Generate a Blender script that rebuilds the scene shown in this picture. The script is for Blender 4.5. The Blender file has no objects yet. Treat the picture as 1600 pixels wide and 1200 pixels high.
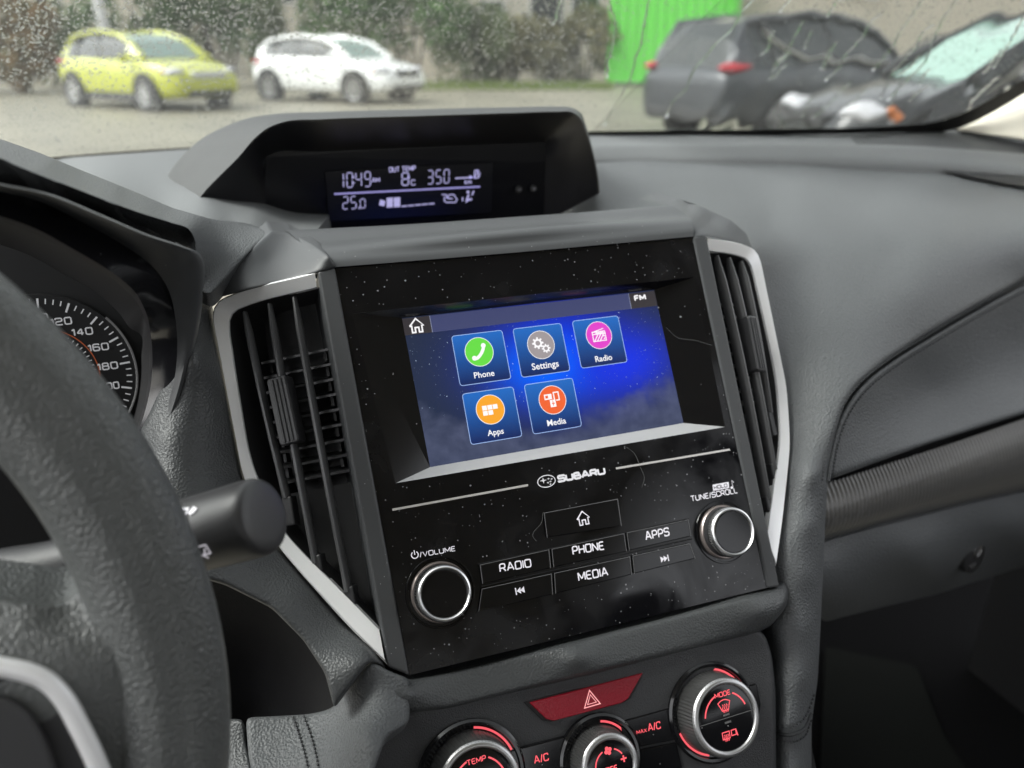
import bpy, bmesh, math, random
import numpy as np
from mathutils import Vector, Matrix
from mathutils.geometry import delaunay_2d_cdt

random.seed(7); rng = np.random.default_rng(7)
S = bpy.context.scene
COL = S.collection

# ------------------------------------------------------------------ camera
FPX = 1250.0
PITCH, YAW, REC = math.radians(22.98), math.radians(20.25), math.radians(31.77)
CAM = np.array([0.0, 0.0, 1.25])
cd = bpy.data.cameras.new('camera'); cam = bpy.data.objects.new('camera', cd); COL.objects.link(cam)
cam.location = CAM; cam.rotation_euler = (math.pi / 2 - PITCH, 0, -YAW)
cd.sensor_width = 36.0; cd.lens = FPX / 1600 * 36.0
cd.clip_start = 0.02; cd.clip_end = 500
cd.dof.use_dof = True; cd.dof.focus_distance = 0.40; cd.dof.aperture_fstop = 28.125 / 4.1
S.camera = cam

# ------------------------------------------------------------------ world, sun, exposure
SUN_EL, SUN_ROT = math.radians(48), math.radians(-75)
W = bpy.data.worlds.new('World'); S.world = W; W.use_nodes = True
nt = W.node_tree; bg = nt.nodes['Background']
sky = nt.nodes.new('ShaderNodeTexSky'); sky.sky_type = 'NISHITA'; sky.sun_disc = False
sky.sun_elevation = SUN_EL; sky.sun_rotation = SUN_ROT
sky.air_density = 1.0; sky.dust_density = 4.0; sky.ozone_density = 1.0
hs = nt.nodes.new('ShaderNodeHueSaturation'); hs.inputs['Saturation'].default_value = 0.12
nt.links.new(sky.outputs[0], hs.inputs['Color']); nt.links.new(hs.outputs[0], bg.inputs[0])
bg.inputs[1].default_value = 0.15
sd = bpy.data.lights.new('sun', 'SUN'); sd.energy = 0.8; sd.angle = math.radians(25); sd.color = (1, .97, .93)
sun = bpy.data.objects.new('sun', sd); COL.objects.link(sun)
sv = Vector((math.sin(SUN_ROT) * math.cos(SUN_EL), math.cos(SUN_ROT) * math.cos(SUN_EL), math.sin(SUN_EL)))
sun.rotation_euler = sv.to_track_quat('Z', 'Y').to_euler(); sun.location = (0, 5, 12)
S.view_settings.view_transform = 'Standard'; S.view_settings.look = 'None'
S.view_settings.exposure = 1.75; S.view_settings.gamma = 1
S.cycles.max_bounces = 10; S.cycles.diffuse_bounces = 4; S.cycles.glossy_bounces = 4
S.cycles.transparent_max_bounces = 16; S.cycles.transmission_bounces = 8
S.cycles.sample_clamp_indirect = 6

# ------------------------------------------------------------------ geometry of the view: pixel of the photo -> ray
_U = np.array([0, -math.cos(PITCH), -math.sin(PITCH)]); _F = np.array([0, -math.sin(PITCH), math.cos(PITCH)]); _E = np.array([1., 0, 0])
_M = np.stack([_E * math.cos(YAW) + _F * math.sin(YAW), -_E * math.sin(YAW) + _F * math.cos(YAW), _U])
def ray(px, py): return _M @ np.array([(px - 800) / FPX, (py - 600) / FPX, 1.0])
def proj(p): c = _M.T @ (np.array(p) - CAM); return 800 + FPX * c[0] / c[2], 600 + FPX * c[1] / c[2]
def P(px, py, y): r = ray(px, py); return CAM + r * (y / r[1])              # point at forward distance y
def PZ(px, py, z): r = ray(px, py); return CAM + r * ((z - CAM[2]) / r[2])  # point at height z
def zc(px, py, z): return (px, py, PZ(px, py, z)[1])
class Fr:                                                                    # a local frame: right, up, out
    def __init__(s, o, a, b, c): s.o, s.a, s.b, s.c = [np.array(v, float) for v in (o, a, b, c)]
    def pt(s, u, v, w=0.0): return s.o + s.a * u + s.b * v + s.c * w
    def hit(s, px, py, w=0.0):
        r = ray(px, py); o = s.o + s.c * w
        q = CAM + r * (np.dot(o - CAM, s.c) / np.dot(r, s.c)) - s.o
        return np.dot(q, s.a), np.dot(q, s.b)
    def sub(s, u, v, w=0, ang=0):
        c_, s_ = math.cos(ang), math.sin(ang)
        return Fr(s.pt(u, v, w), s.a * c_ + s.b * s_, -s.a * s_ + s.b * c_, s.c)
BL = CAM + _M @ np.array([-.05133, .14237, .38737])
FF = Fr(BL, (1, 0, 0), (0, math.sin(REC), math.cos(REC)), (0, -math.cos(REC), math.sin(REC)))   # frame of the head unit's face
def FY(px, py, w=0): u, v = FF.hit(px, py, w); return FF.pt(u, v, w)[1]
def fc(px, py, w=0): return (px, py, FY(px, py, w))

# ------------------------------------------------------------------ materials
MATS = {}
def mat(name, col=(.5, .5, .5), rough=.5, metal=0, spec=.5, bump=None, emit=None, es=1, var=None, coat=0, speck=None, sheen=0, rvar=None):
    if name in MATS: return MATS[name]
    m = bpy.data.materials.new(name); m.use_nodes = True; t = m.node_tree; N, L = t.nodes, t.links
    b = N['Principled BSDF']; b.inputs['Base Color'].default_value = (*col, 1); b.inputs['Roughness'].default_value = rough
    b.inputs['Metallic'].default_value = metal; b.inputs['Specular IOR Level'].default_value = spec
    b.inputs['Coat Weight'].default_value = coat; b.inputs['Coat Roughness'].default_value = .05
    b.inputs['Sheen Weight'].default_value = sheen
    tc = N.new('ShaderNodeTexCoord'); csock = None
    if var:                                              # (scale, amount): soft tone variation, wear
        nz = N.new('ShaderNodeTexNoise'); nz.inputs['Scale'].default_value = var[0]; nz.inputs['Detail'].default_value = 4
        L.new(tc.outputs['Object'], nz.inputs['Vector'])
        mx = N.new('ShaderNodeMix'); mx.data_type = 'RGBA'; L.new(nz.outputs['Fac'], mx.inputs['Factor'])
        mx.inputs['A'].default_value = (*[c * (1 - var[1]) for c in col], 1); mx.inputs['B'].default_value = (*[min(1, c * (1 + var[1])) for c in col], 1)
        csock = mx.outputs['Result']
    if speck:                                            # (scale, size, colour): specks of dust
        vo = N.new('ShaderNodeTexVoronoi'); vo.inputs['Scale'].default_value = speck[0]; L.new(tc.outputs['Object'], vo.inputs['Vector'])
        n2 = N.new('ShaderNodeTexNoise'); n2.inputs['Scale'].default_value = speck[0] * .12; L.new(tc.outputs['Object'], n2.inputs['Vector'])
        mu = N.new('ShaderNodeMath'); mu.operation = 'MULTIPLY'; L.new(n2.outputs['Fac'], mu.inputs[0]); mu.inputs[1].default_value = speck[1] * 2
        wn = N.new('ShaderNodeMath'); wn.operation = 'MULTIPLY'
        sp = N.new('ShaderNodeSeparateColor'); L.new(vo.outputs['Color'], sp.inputs[0])
        pw = N.new('ShaderNodeMath'); pw.operation = 'POWER'; L.new(sp.outputs[0], pw.inputs[0]); pw.inputs[1].default_value = 3.5
        L.new(mu.outputs[0], wn.inputs[0]); L.new(pw.outputs[0], wn.inputs[1])
        lt = N.new('ShaderNodeMath'); lt.operation = 'LESS_THAN'; L.new(vo.outputs['Distance'], lt.inputs[0]); L.new(wn.outputs[0], lt.inputs[1])
        mx = N.new('ShaderNodeMix'); mx.data_type = 'RGBA'; L.new(lt.outputs[0], mx.inputs['Factor'])
        if csock: L.new(csock, mx.inputs['A'])
        else: mx.inputs['A'].default_value = (*col, 1)
        mx.inputs['B'].default_value = (*speck[2], 1); csock = mx.outputs['Result']
    if csock: L.new(csock, b.inputs['Base Color'])
    if rvar:                                             # (scale, lo, hi): smears in the gloss
        nz = N.new('ShaderNodeTexNoise'); nz.inputs['Scale'].default_value = rvar[0]; nz.inputs['Detail'].default_value = 5; nz.inputs['Distortion'].default_value = .6
        L.new(tc.outputs['Object'], nz.inputs['Vector'])
        mr = N.new('ShaderNodeMapRange'); mr.inputs['From Min'].default_value = .35; mr.inputs['From Max'].default_value = .7
        mr.inputs['To Min'].default_value = rvar[1]; mr.inputs['To Max'].default_value = rvar[2]
        L.new(nz.outputs['Fac'], mr.inputs['Value']); L.new(mr.outputs[0], b.inputs['Roughness'])
    if bump:                                             # (kind, scale, distance)
        kind, sc, dist = bump
        if kind == 'leather':
            tx = N.new('ShaderNodeTexVoronoi'); tx.feature = 'SMOOTH_F1'; tx.inputs['Scale'].default_value = sc; tx.inputs['Smoothness'].default_value = .6
            nz = N.new('ShaderNodeTexNoise'); nz.inputs['Scale'].default_value = sc * .5; L.new(tc.outputs['Object'], nz.inputs['Vector'])
            va = N.new('ShaderNodeMix'); va.data_type = 'VECTOR'; va.inputs['Factor'].default_value = .0006
            L.new(tc.outputs['Object'], va.inputs['A']); L.new(nz.outputs['Color'], va.inputs['B']); L.new(va.outputs['Result'], tx.inputs['Vector'])
            out = tx.outputs['Distance']
        else:
            tx = N.new('ShaderNodeTexNoise'); tx.inputs['Scale'].default_value = sc; tx.inputs['Detail'].default_value = 3
            L.new(tc.outputs['Object'], tx.inputs['Vector']); out = tx.outputs['Fac']
        bp = N.new('ShaderNodeBump'); bp.inputs['Strength'].default_value = 1; bp.inputs['Distance'].default_value = dist
        L.new(out, bp.inputs['Height']); L.new(bp.outputs[0], b.inputs['Normal'])
    if emit: b.inputs['Emission Color'].default_value = (*emit, 1); b.inputs['Emission Strength'].default_value = es / 2 ** S.view_settings.exposure
    MATS[name] = m; return m

VINYL = mat('soft_vinyl', (.102, .107, .111), .5, bump=('leather', 850, .0005), var=(6, .08), spec=.35)
VINYL2 = mat('coarse_vinyl', (.056, .059, .061), .44, bump=('leather', 950, .00034), spec=.45)
LEATHER = mat('wheel_leather', (.10, .105, .104), .33, bump=('leather', 900, .0006), var=(40, .15), spec=.5)
PLASTIC = mat('smooth_grey_plastic', (.060, .062, .065), .45, bump=('noise', 1800, .00006), speck=(420, .10, (.4, .4, .4)), spec=.4)
PLAS_DK = mat('dark_plastic', (.026, .026, .028), .45, bump=('noise', 1500, .0001))
PANEL = mat('grained_plastic', (.040, .041, .044), .5, bump=('noise', 1400, .0005), speck=(700, .09, (.22, .22, .23)))
GLOSS = mat('gloss_black', (.004, .004, .005), .07, spec=.5, speck=(520, .21, (.24, .24, .25)), rvar=(26, .05, .34))
GLOSS2 = mat('gloss_black_button', (.005, .005, .006), .12, speck=(330, .12, (.3, .3, .3)))
BLACK = mat('deep_black', (.006, .006, .007), .6)
SILVER = mat('satin_silver', (.92, .92, .93), .45, metal=.4, bump=('noise', 2500, .00004))
CHROME = mat('bright_ring', (.85, .85, .85), .3, metal=1)
COPPER = mat('warm_ring', (.42, .36, .34), .3, metal=.8)
PRINT = mat('white_print', (.75, .74, .78), .5, emit=(.9, .85, .95), es=.35)
PRINT_D = mat('dial_print', (.7, .7, .72), .5, emit=(.9, .9, .95), es=.12)
REDGLOW = mat('red_backlight', (.5, .05, .06), .4, emit=(1, .12, .15), es=.9)
REDLENS = mat('red_lens', (.16, .004, .012), .22, emit=(.5, .005, .025), es=.10, bump=('noise', 900, .0003))
LCD = mat('lcd_segment', (.3, .3, .5), .5, emit=(.62, .58, 1), es=.55)
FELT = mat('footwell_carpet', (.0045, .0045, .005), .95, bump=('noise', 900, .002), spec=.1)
STITCH = mat('stitch_thread', (.03, .032, .034), .7)
BEIGE = mat('beige_trim', (.82, .77, .66), .8, bump=('noise', 700, .0004))
RUBBER = mat('black_rubber', (.01, .01, .01), .6)

# ------------------------------------------------------------------ objects
def thing(name, label, cat, loc, group=None):
    o = bpy.data.objects.new(name, None); COL.objects.link(o); o.location = [float(c) for c in loc]; o.empty_display_size = .05
    o['label'] = label; o['category'] = cat
    if group: o['group'] = group
    return o
def wloc(o):
    v = Vector(o.location)
    while o.parent: o = o.parent; v = v + Vector(o.location)
    return v
class MB:
    def __init__(s): s.v, s.f, s.m = [], [], []
    def add(s, verts, faces, mi=0):
        k = len(s.v); s.v += [tuple(float(c) for c in p) for p in verts]
        s.f += [tuple(i + k for i in f) for f in faces]; s.m += [mi] * len(faces)
    def box(s, fr, u0, u1, v0, v1, w0, w1, mi=0, taper=0):
        t = taper
        vs = [fr.pt(u, v, w0) for u, v in ((u0, v0), (u1, v0), (u1, v1), (u0, v1))] + [fr.pt(u, v, w1) for u, v in ((u0 + t, v0 + t), (u1 - t, v0 + t), (u1 - t, v1 - t), (u0 + t, v1 - t))]
        s.add(vs, [(3, 2, 1, 0), (4, 5, 6, 7), (0, 1, 5, 4), (1, 2, 6, 5), (2, 3, 7, 6), (3, 0, 4, 7)], mi)
    def prism(s, fr, pts, w0, w1, mi=0):
        n = len(pts); vs = [fr.pt(u, v, w0) for u, v in pts] + [fr.pt(u, v, w1) for u, v in pts]
        s.add(vs, [tuple(range(n))[::-1], tuple(range(n, 2 * n))] + [(i, (i + 1) % n, n + (i + 1) % n, n + i) for i in range(n)], mi)
    def lathe(s, fr, prof, n=32, mi=0, capped=True, teeth=0, td=0, a0=0, a1=2 * math.pi):
        full = abs(a1 - a0 - 2 * math.pi) < 1e-6; m = n if full else n + 1
        vs = []
        for (r, w, *tt) in prof:
            for i in range(m):
                a = a0 + (a1 - a0) * i / n; rr = r
                if tt and i % 2: rr = r - tt[0]
                vs.append(fr.pt(rr * math.cos(a), rr * math.sin(a), w))
        fs = [(j * m + i, j * m + (i + 1) % m, (j + 1) * m + (i + 1) % m, (j + 1) * m + i) for j in range(len(prof) - 1) for i in range(n)]
        if capped and full: fs.append(tuple(range((len(prof) - 1) * m, len(prof) * m)))
        s.add(vs, fs, mi)
    def tube(s, pts, r, n=8, mi=0, flat=None):
        pts = [np.array(p, float) for p in pts]; rings = []
        for i, p in enumerate(pts):
            t = pts[min(i + 1, len(pts) - 1)] - pts[max(i - 1, 0)]; t /= np.linalg.norm(t) + 1e-12
            ref = flat if flat is not None else np.array([0.13, .31, .94])
            a = np.cross(t, ref); a /= np.linalg.norm(a); b = np.cross(a, t)
            rr = r[i] if hasattr(r, '__len__') else r
            ra, rb = rr if isinstance(rr, tuple) else (rr, rr)
            rings += [p + a * ra * math.cos(q) + b * rb * math.sin(q) for q in [2 * math.pi * k / n for k in range(n)]]
        m = len(pts)
        s.add(rings, [(j * n + i, j * n + (i + 1) % n, (j + 1) * n + (i + 1) % n, (j + 1) * n + i) for j in range(m - 1) for i in range(n)] + [tuple(range(n))[::-1], tuple(range((m - 1) * n, m * n))], mi)
    def ribbon(s, fr, pts, wd, w=0, closed=False, mi=0):
        p = [np.array(q[:2], float) for q in pts]; n = len(p); vs = []
        for i in range(n):
            a = p[(i - 1) % n] if (closed or i) else None; b = p[(i + 1) % n] if (closed or i < n - 1) else None
            d1 = (p[i] - a) if a is not None else (b - p[i]); d2 = (b - p[i]) if b is not None else d1
            d1 = d1 / (np.linalg.norm(d1) + 1e-12); d2 = d2 / (np.linalg.norm(d2) + 1e-12)
            n1 = np.array([-d1[1], d1[0]]); n2 = np.array([-d2[1], d2[0]]); m = n1 + n2; l = np.dot(m, n1)
            m = m / max(l, .75)
            vs += [fr.pt(*(p[i] + m * wd / 2), w), fr.pt(*(p[i] - m * wd / 2), w)]
        s.add(vs, [(2 * i, 2 * i + 1, 2 * ((i + 1) % n) + 1, 2 * ((i + 1) % n)) for i in range(n if closed else n - 1)], mi)
    def sphere(s, c, rx, ry=None, rz=None, n=12, m=8, mi=0, ax=None):
        ry = ry or rx; rz = rz or rx; A = ax or ((1, 0, 0), (0, 1, 0), (0, 0, 1)); A = [np.array(a, float) for a in A]
        vs = []
        for j in range(m + 1):
            t = math.pi * j / m
            for i in range(n):
                q = 2 * math.pi * i / n
                vs.append(np.array(c) + A[0] * rx * math.sin(t) * math.cos(q) + A[1] * ry * math.sin(t) * math.sin(q) + A[2] * rz * math.cos(t))
        s.add(vs, [(j * n + i, (j + 1) * n + i, (j + 1) * n + (i + 1) % n, j * n + (i + 1) % n) for j in range(m) for i in range(n)], mi)
    def obj(s, name, mats, parent=None, label=None, kind=None, smooth=None, bevel=0, recalc=True, sub=0, group=None):
        me = bpy.data.meshes.new(name)
        V = np.array(s.v); c = (V.min(0) + V.max(0)) / 2
        me.from_pydata([tuple(p) for p in (V - c)], [], s.f)
        for m in (mats if isinstance(mats, (list, tuple)) else [mats]): me.materials.append(m)
        me.polygons.foreach_set('material_index', s.m)
        if recalc:
            b = bmesh.new(); b.from_mesh(me); bmesh.ops.recalc_face_normals(b, faces=b.faces); b.to_mesh(me); b.free()
        if smooth is not None:
            me.polygons.foreach_set('use_smooth', [True] * len(me.polygons))
            if smooth < 180:
                try: me.set_sharp_from_angle(angle=math.radians(smooth))
                except Exception: pass
        me.update()
        o = bpy.data.objects.new(name, me); COL.objects.link(o)
        o.location = Vector(c) - (wloc(parent) if parent else Vector((0, 0, 0)))
        if parent: o.parent = parent
        if bevel:
            md = o.modifiers.new('bevel', 'BEVEL'); md.width = bevel; md.segments = 2; md.limit_method = 'ANGLE'; md.angle_limit = math.radians(38); md.harden_normals = False
        if sub:
            md = o.modifiers.new('sub', 'SUBSURF'); md.levels = sub; md.render_levels = sub
        if label: o['label'] = label
        if kind: o['kind'] = kind
        if group: o['group'] = group
        return o
def tag(o, label, cat, group=None):
    o['label'] = label; o['category'] = cat
    if group: o['group'] = group
    return o

def fillet(pts, r, n=5, closed=False):
    p = [np.array(q, float) for q in pts]; out = []; N = len(p)
    for i in range(N):
        if not closed and i in (0, N - 1): out.append(p[i]); continue
        a, b, c = p[(i - 1) % N], p[i], p[(i + 1) % N]
        d1, d2 = a - b, c - b; l1, l2 = np.linalg.norm(d1), np.linalg.norm(d2)
        rr = min(r, l1 * .48, l2 * .48); s, e = b + d1 / l1 * rr, b + d2 / l2 * rr
        for k in range(n + 1):
            t = k / n; out.append(s * (1 - t) ** 2 + b * 2 * t * (1 - t) + e * t * t)
    return out
def crom(pts, n, closed=False):                                             # smooth resample through points
    p = np.array(pts, float); N = len(p)
    seg = np.linalg.norm(np.diff(p, axis=0), axis=1); cum = np.r_[0, np.cumsum(np.maximum(seg, 1e-6))]
    d = np.diff(cum); m = np.zeros_like(p); sl = np.diff(p, axis=0) / d[:, None]
    m[0], m[-1] = sl[0], sl[-1]
    for i in range(1, N - 1): m[i] = (sl[i - 1] * d[i] + sl[i] * d[i - 1]) / (d[i] + d[i - 1])
    out = []
    for s in np.linspace(0, cum[-1], n):
        i = min(np.searchsorted(cum, s, 'right') - 1, N - 2); t = (s - cum[i]) / d[i]; t2, t3 = t * t, t ** 3
        out.append((2 * t3 - 3 * t2 + 1) * p[i] + (t3 - 2 * t2 + t) * d[i] * m[i] + (-2 * t3 + 3 * t2) * p[i + 1] + (t3 - t2) * d[i] * m[i + 1])
    return np.array(out)
def loft(rows, nu, nv, name, m, parent, smooth=60, label=None, closed=False):
    R = np.array([crom(r, nu) for r in rows])                                # rows x nu x 3
    G = np.stack([crom(R[:, i], nv) for i in range(nu)], 1)                  # nv x nu x 3
    b = MB(); b.add(G.reshape(-1, 3), [(j * nu + i, j * nu + i + 1, (j + 1) * nu + i + 1, (j + 1) * nu + i) for j in range(nv - 1) for i in range(nu - 1)])
    return b.obj(name, m, parent, label, smooth=smooth)
def tps(ctrl, reg=6e-4):
    c = np.array(ctrl, float); X = c[:, :2] / 1000; n = len(X)
    def k(r2): return np.where(r2 > 1e-12, .5 * r2 * np.log(np.maximum(r2, 1e-12)), 0)
    K = k(((X[:, None] - X[None]) ** 2).sum(-1)) + np.eye(n) * reg
    Q = np.c_[np.ones(n), X]; A = np.block([[K, Q], [Q.T, np.zeros((3, 3))]])
    s = np.linalg.solve(A, np.r_[c[:, 2], 0, 0, 0])
    def f(q):
        q = np.atleast_2d(np.array(q, float)) / 1000
        return k(((q[:, None] - X[None]) ** 2).sum(-1)) @ s[:n] + np.c_[np.ones(len(q)), q] @ s[n:]
    return f
def skin(name, outline, ctrl, m, parent=None, step=8, rnd=0, rd=.004, skirt=(0, .015, 0), smoothline=True, label=None, kind=None, reg=6e-4):
    """a moulded trim surface: outline seen in the photograph, carried by smooth distances given at control points"""
    f = tps(ctrl, reg)
    ol = np.array(outline, float)[:, :2]
    # densify the outline
    pts = []
    for i in range(len(ol)):
        a, b = ol[i], ol[(i + 1) % len(ol)]; n = max(1, int(np.linalg.norm(b - a) / step))
        pts += [a + (b - a) * k / n for k in range(n)]
    pts = np.array(pts); nb = len(pts)
    if smoothline:
        for _ in range(2):
            q = (np.roll(pts, 1, 0) + 2 * pts + np.roll(pts, -1, 0)) / 4; pts = q
    x0, y0 = pts.min(0); x1, y1 = pts.max(0)
    gx, gy = np.meshgrid(np.arange(x0, x1, step), np.arange(y0, y1, step)); g = np.c_[gx.ravel(), gy.ravel()]
    A, B = pts, np.roll(pts, -1, 0)
    ins = np.zeros(len(g), bool); dist = np.full(len(g), 1e9)
    for a, b in zip(A, B):
        c = (a[1] > g[:, 1]) != (b[1] > g[:, 1])
        if a[1] != b[1]: ins ^= c & (g[:, 0] < (b[0] - a[0]) * (g[:, 1] - a[1]) / (b[1] - a[1]) + a[0])
        d = b - a; t = np.clip(((g - a) @ d) / max(d @ d, 1e-9), 0, 1)
        dist = np.minimum(dist, np.linalg.norm(g - a - t[:, None] * d, axis=1))
    keep = ins & (dist > max(step * .5, rnd * 1.15)); allp = np.r_[pts, g[keep]]; dd = np.r_[np.zeros(nb), dist[keep]]
    if rnd:                                                                  # rows of points following the rounded edge
        tg = np.roll(pts, -1, 0) - np.roll(pts, 1, 0); nr = np.c_[-tg[:, 1], tg[:, 0]] / (np.linalg.norm(tg, axis=1)[:, None] + 1e-9)
        if ((A[:, 0] * B[:, 1] - B[:, 0] * A[:, 1]).sum()) < 0: nr = -nr
        for k in (.12, .35, .65, 1.0):
            h = pts + nr * rnd * k; dm = np.full(nb, 1e9)
            for p0, p1 in zip(A, B):
                d = p1 - p0; t = np.clip(((h - p0) @ d) / max(d @ d, 1e-9), 0, 1); dm = np.minimum(dm, np.linalg.norm(h - p0 - t[:, None] * d, axis=1))
            ok = dm > rnd * k * .9; allp = np.r_[allp, h[ok]]; dd = np.r_[dd, np.full(ok.sum(), rnd * k)]
    Y = f(allp)
    if rnd: s = np.clip(dd / rnd, 0, 1); Y = Y + rd * (1 - np.sqrt(np.clip(1 - (1 - s) ** 2, 0, 1)))
    r = delaunay_2d_cdt([Vector(p) for p in allp], [(i, (i + 1) % nb) for i in range(nb)], [list(range(nb))], 1, 1e-4)
    vs2, faces, orig = r[0], r[2], r[3]
    V3 = []
    for i, v in enumerate(vs2):
        o = orig[i]; y = Y[o[0]] if o else float(f([v])[0])
        V3.append(P(v[0], v[1], y))
    b = MB(); b.add(V3, faces)
    if skirt:
        idx = {}
        for i, o in enumerate(orig):
            for q in o: idx[q] = i
        k = len(V3); b.add([V3[idx[i]] + np.array(skirt) for i in range(nb)], [])
        b.f += [(idx[i], idx[(i + 1) % nb], k + (i + 1) % nb, k + i) for i in range(nb)]; b.m += [0] * nb
    o = b.obj(name, m, parent, label, kind, smooth=50)
    return o, (lambda q, off=0: [P(p[0], p[1], y + off) for p, y in zip(np.array(q, float), f(q))])
def strip3(polys, name, m, parent, nu=60, nv=10, label=None, smooth=60):
    return loft([[P(*p) for p in r] for r in polys], nu, nv, name, m, parent, smooth, label)

# ------------------------------------------------------------------ lettering
G = {
 'A': [[(0, 0), (.38, 1), (.46, 1), (.84, 0)], [(.14, .32), (.70, .32)]], 'B': [[(0, .52), (.6, .52), (.6, 1), (0, 1), (0, 0), (.72, 0), (.72, .52), (.5, .52)]],
 'C': [[(.74, .76), (.74, 1), (0, 1), (0, 0), (.74, 0), (.74, .24)]], 'D': [[(0, 0), (0, 1), (.78, 1), (.78, 0), (0, 0)]],
 'E': [[(.66, 1), (0, 1), (0, 0), (.66, 0)], [(0, .51), (.58, .51)]], 'F': [[(.66, 1), (0, 1), (0, 0)], [(0, .5), (.56, .5)]],
 'H': [[(0, 0), (0, 1)], [(.74, 0), (.74, 1)], [(0, .5), (.74, .5)]], 'I': [[(0, 0), (0, 1)]], 'L': [[(0, 1), (0, 0), (.62, 0)]],
 'M': [[(0, 0), (0, 1)], [(0, 1), (.46, .2)], [(.46, .2), (.92, 1)], [(.92, 1), (.92, 0)]], 'N': [[(0, 0), (0, 1)], [(0, 1), (.76, 0)], [(.76, 0), (.76, 1)]],
 'O': [[(.39, 1), (0, 1), (0, 0), (.78, 0), (.78, 1), (.39, 1)]], 'P': [[(0, 0), (0, 1), (.7, 1), (.7, .42), (0, .42)]],
 'R': [[(0, 0), (0, 1), (.7, 1), (.7, .43), (0, .43)], [(.42, .43), (.74, 0)]], 'S': [[(.7, .8), (.7, 1), (0, 1), (0, .52), (.72, .52), (.72, 0), (0, 0), (0, .2)]],
 'T': [[(0, 1), (.76, 1)], [(.38, 1), (.38, 0)]], 'U': [[(0, 1), (0, 0), (.76, 0), (.76, 1)]], 'V': [[(0, 1), (.4, 0), (.8, 1)]],
 'X': [[(0, 0), (.76, 1)], [(0, 1), (.76, 0)]], '/': [[(0, -.05), (.3, 1.05)]], '0': [[(.33, 1), (0, 1), (0, 0), (.66, 0), (.66, 1), (.33, 1)]],
 '1': [[(0, .78), (.22, 1), (.22, 0)]], '2': [[(0, .78), (0, 1), (.66, 1), (.66, .52), (0, .48), (0, 0), (.68, 0)]], '4': [[(.5, 0), (.5, 1), (0, .3), (.68, .3)]],
 '6': [[(.62, .8), (.62, 1), (0, 1), (0, 0), (.66, 0), (.66, .56), (0, .56)]], '8': [[(.33, .53), (.04, .53), (.04, 1), (.62, 1), (.62, .53), (.33, .53)], [(.33, .53), (0, .53), (0, 0), (.66, 0), (.66, .53), (.33, .53)]],
 'k': [[(0, 0), (0, 1)], [(.5, .65), (0, .28), (.5, 0)]], 'm': [[(0, 0), (0, .62), (.42, .62), (.42, 0)], [(.42, .62), (.84, .62), (.84, 0)]], ' ': [],
 '5': [[(.66, 1), (0, 1), (0, .55), (.66, .55), (.66, 0), (0, 0), (0, .2)]], '3': [[(0, 1), (.66, 1), (.66, 0), (0, 0)], [(.1, .52), (.66, .52)]], '9': [[(.66, .47), (0, .47), (0, 1), (.66, 1), (.66, 0), (0, 0)]],
}
def gw(c): return max([q[0] for l in G[c] for q in l] or [.3])
def word(b, fr, s, u0, v0, h, u1=None, th=.16, w=.0003, mi=0, gap=.26, rr=.22):
    tot = sum(gw(c) for c in s) + gap * (len(s) - 1); sx = (u1 - u0 - th * h) / tot if u1 is not None else h
    x = u0 + th * h / 2
    for c in s:
        for kk, l in enumerate(G[c]):
            q = fillet([(x + p[0] * sx, v0 + th * h / 2 + p[1] * h * (1 - th)) for p in l], rr * h, 3) if c not in 'MNVAX/k' else [(x + p[0] * sx, v0 + th * h / 2 + p[1] * h * (1 - th)) for p in l]
            b.ribbon(fr, q, th * h, w + .00004 * kk, mi=mi)
        x += (gw(c) + gap) * sx
    return x - gap * sx
def pxword(b, fr, s, p0, p1, hpx, th=.16, w=.0003, mi=0, gap=.26):
    """a word between two baseline points of the photograph, on the plane of a frame"""
    u0, v0 = fr.hit(*p0, w); u1, v1 = fr.hit(*p1, w); h = .88 * hpx * (u1 - u0) / math.dist(p0, p1)
    word(b, fr.sub(u0, v0, 0, math.atan2(v1 - v0, u1 - u0)), s, 0, 0, h, math.hypot(u1 - u0, v1 - v0), th, w, mi, gap)
def fontmesh(b, fr, s, u0, v0, u1, w=.0003, mi=0, bold=0):
    cu = bpy.data.curves.new('t', 'FONT'); cu.body = s; cu.offset = bold; cu.resolution_u = 3
    o = bpy.data.objects.new('t', cu); COL.objects.link(o)
    me = bpy.data.meshes.new_from_object(o.evaluated_get(bpy.context.evaluated_depsgraph_get()))
    V = np.array([v.co[:] for v in me.vertices]); k = (u1 - u0) / (V[:, 0].max() - V[:, 0].min()); x0 = V[:, 0].min()
    b.add([fr.pt(u0 + (p[0] - x0) * k, v0 + p[1] * k, w) for p in V], [tuple(p.vertices) for p in me.polygons], mi)
    bpy.data.objects.remove(o); bpy.data.curves.remove(cu); bpy.data.meshes.remove(me)
def arc(c, r, a0, a1, n=16, ry=None): return [(c[0] + r * math.cos(math.radians(a0 + (a1 - a0) * i / n)), c[1] + (ry or r) * math.sin(math.radians(a0 + (a1 - a0) * i / n))) for i in range(n + 1)]
def house(c, s): x, y = c; return [(x - .5 * s, y), (x, y + .52 * s), (x + .5 * s, y), (x + .36 * s, y), (x + .36 * s, y - .46 * s), (x + .13 * s, y - .46 * s), (x + .13 * s, y - .12 * s), (x - .13 * s, y - .12 * s), (x - .13 * s, y - .46 * s), (x - .36 * s, y - .46 * s), (x - .36 * s, y), (x - .5 * s, y)]
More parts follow.
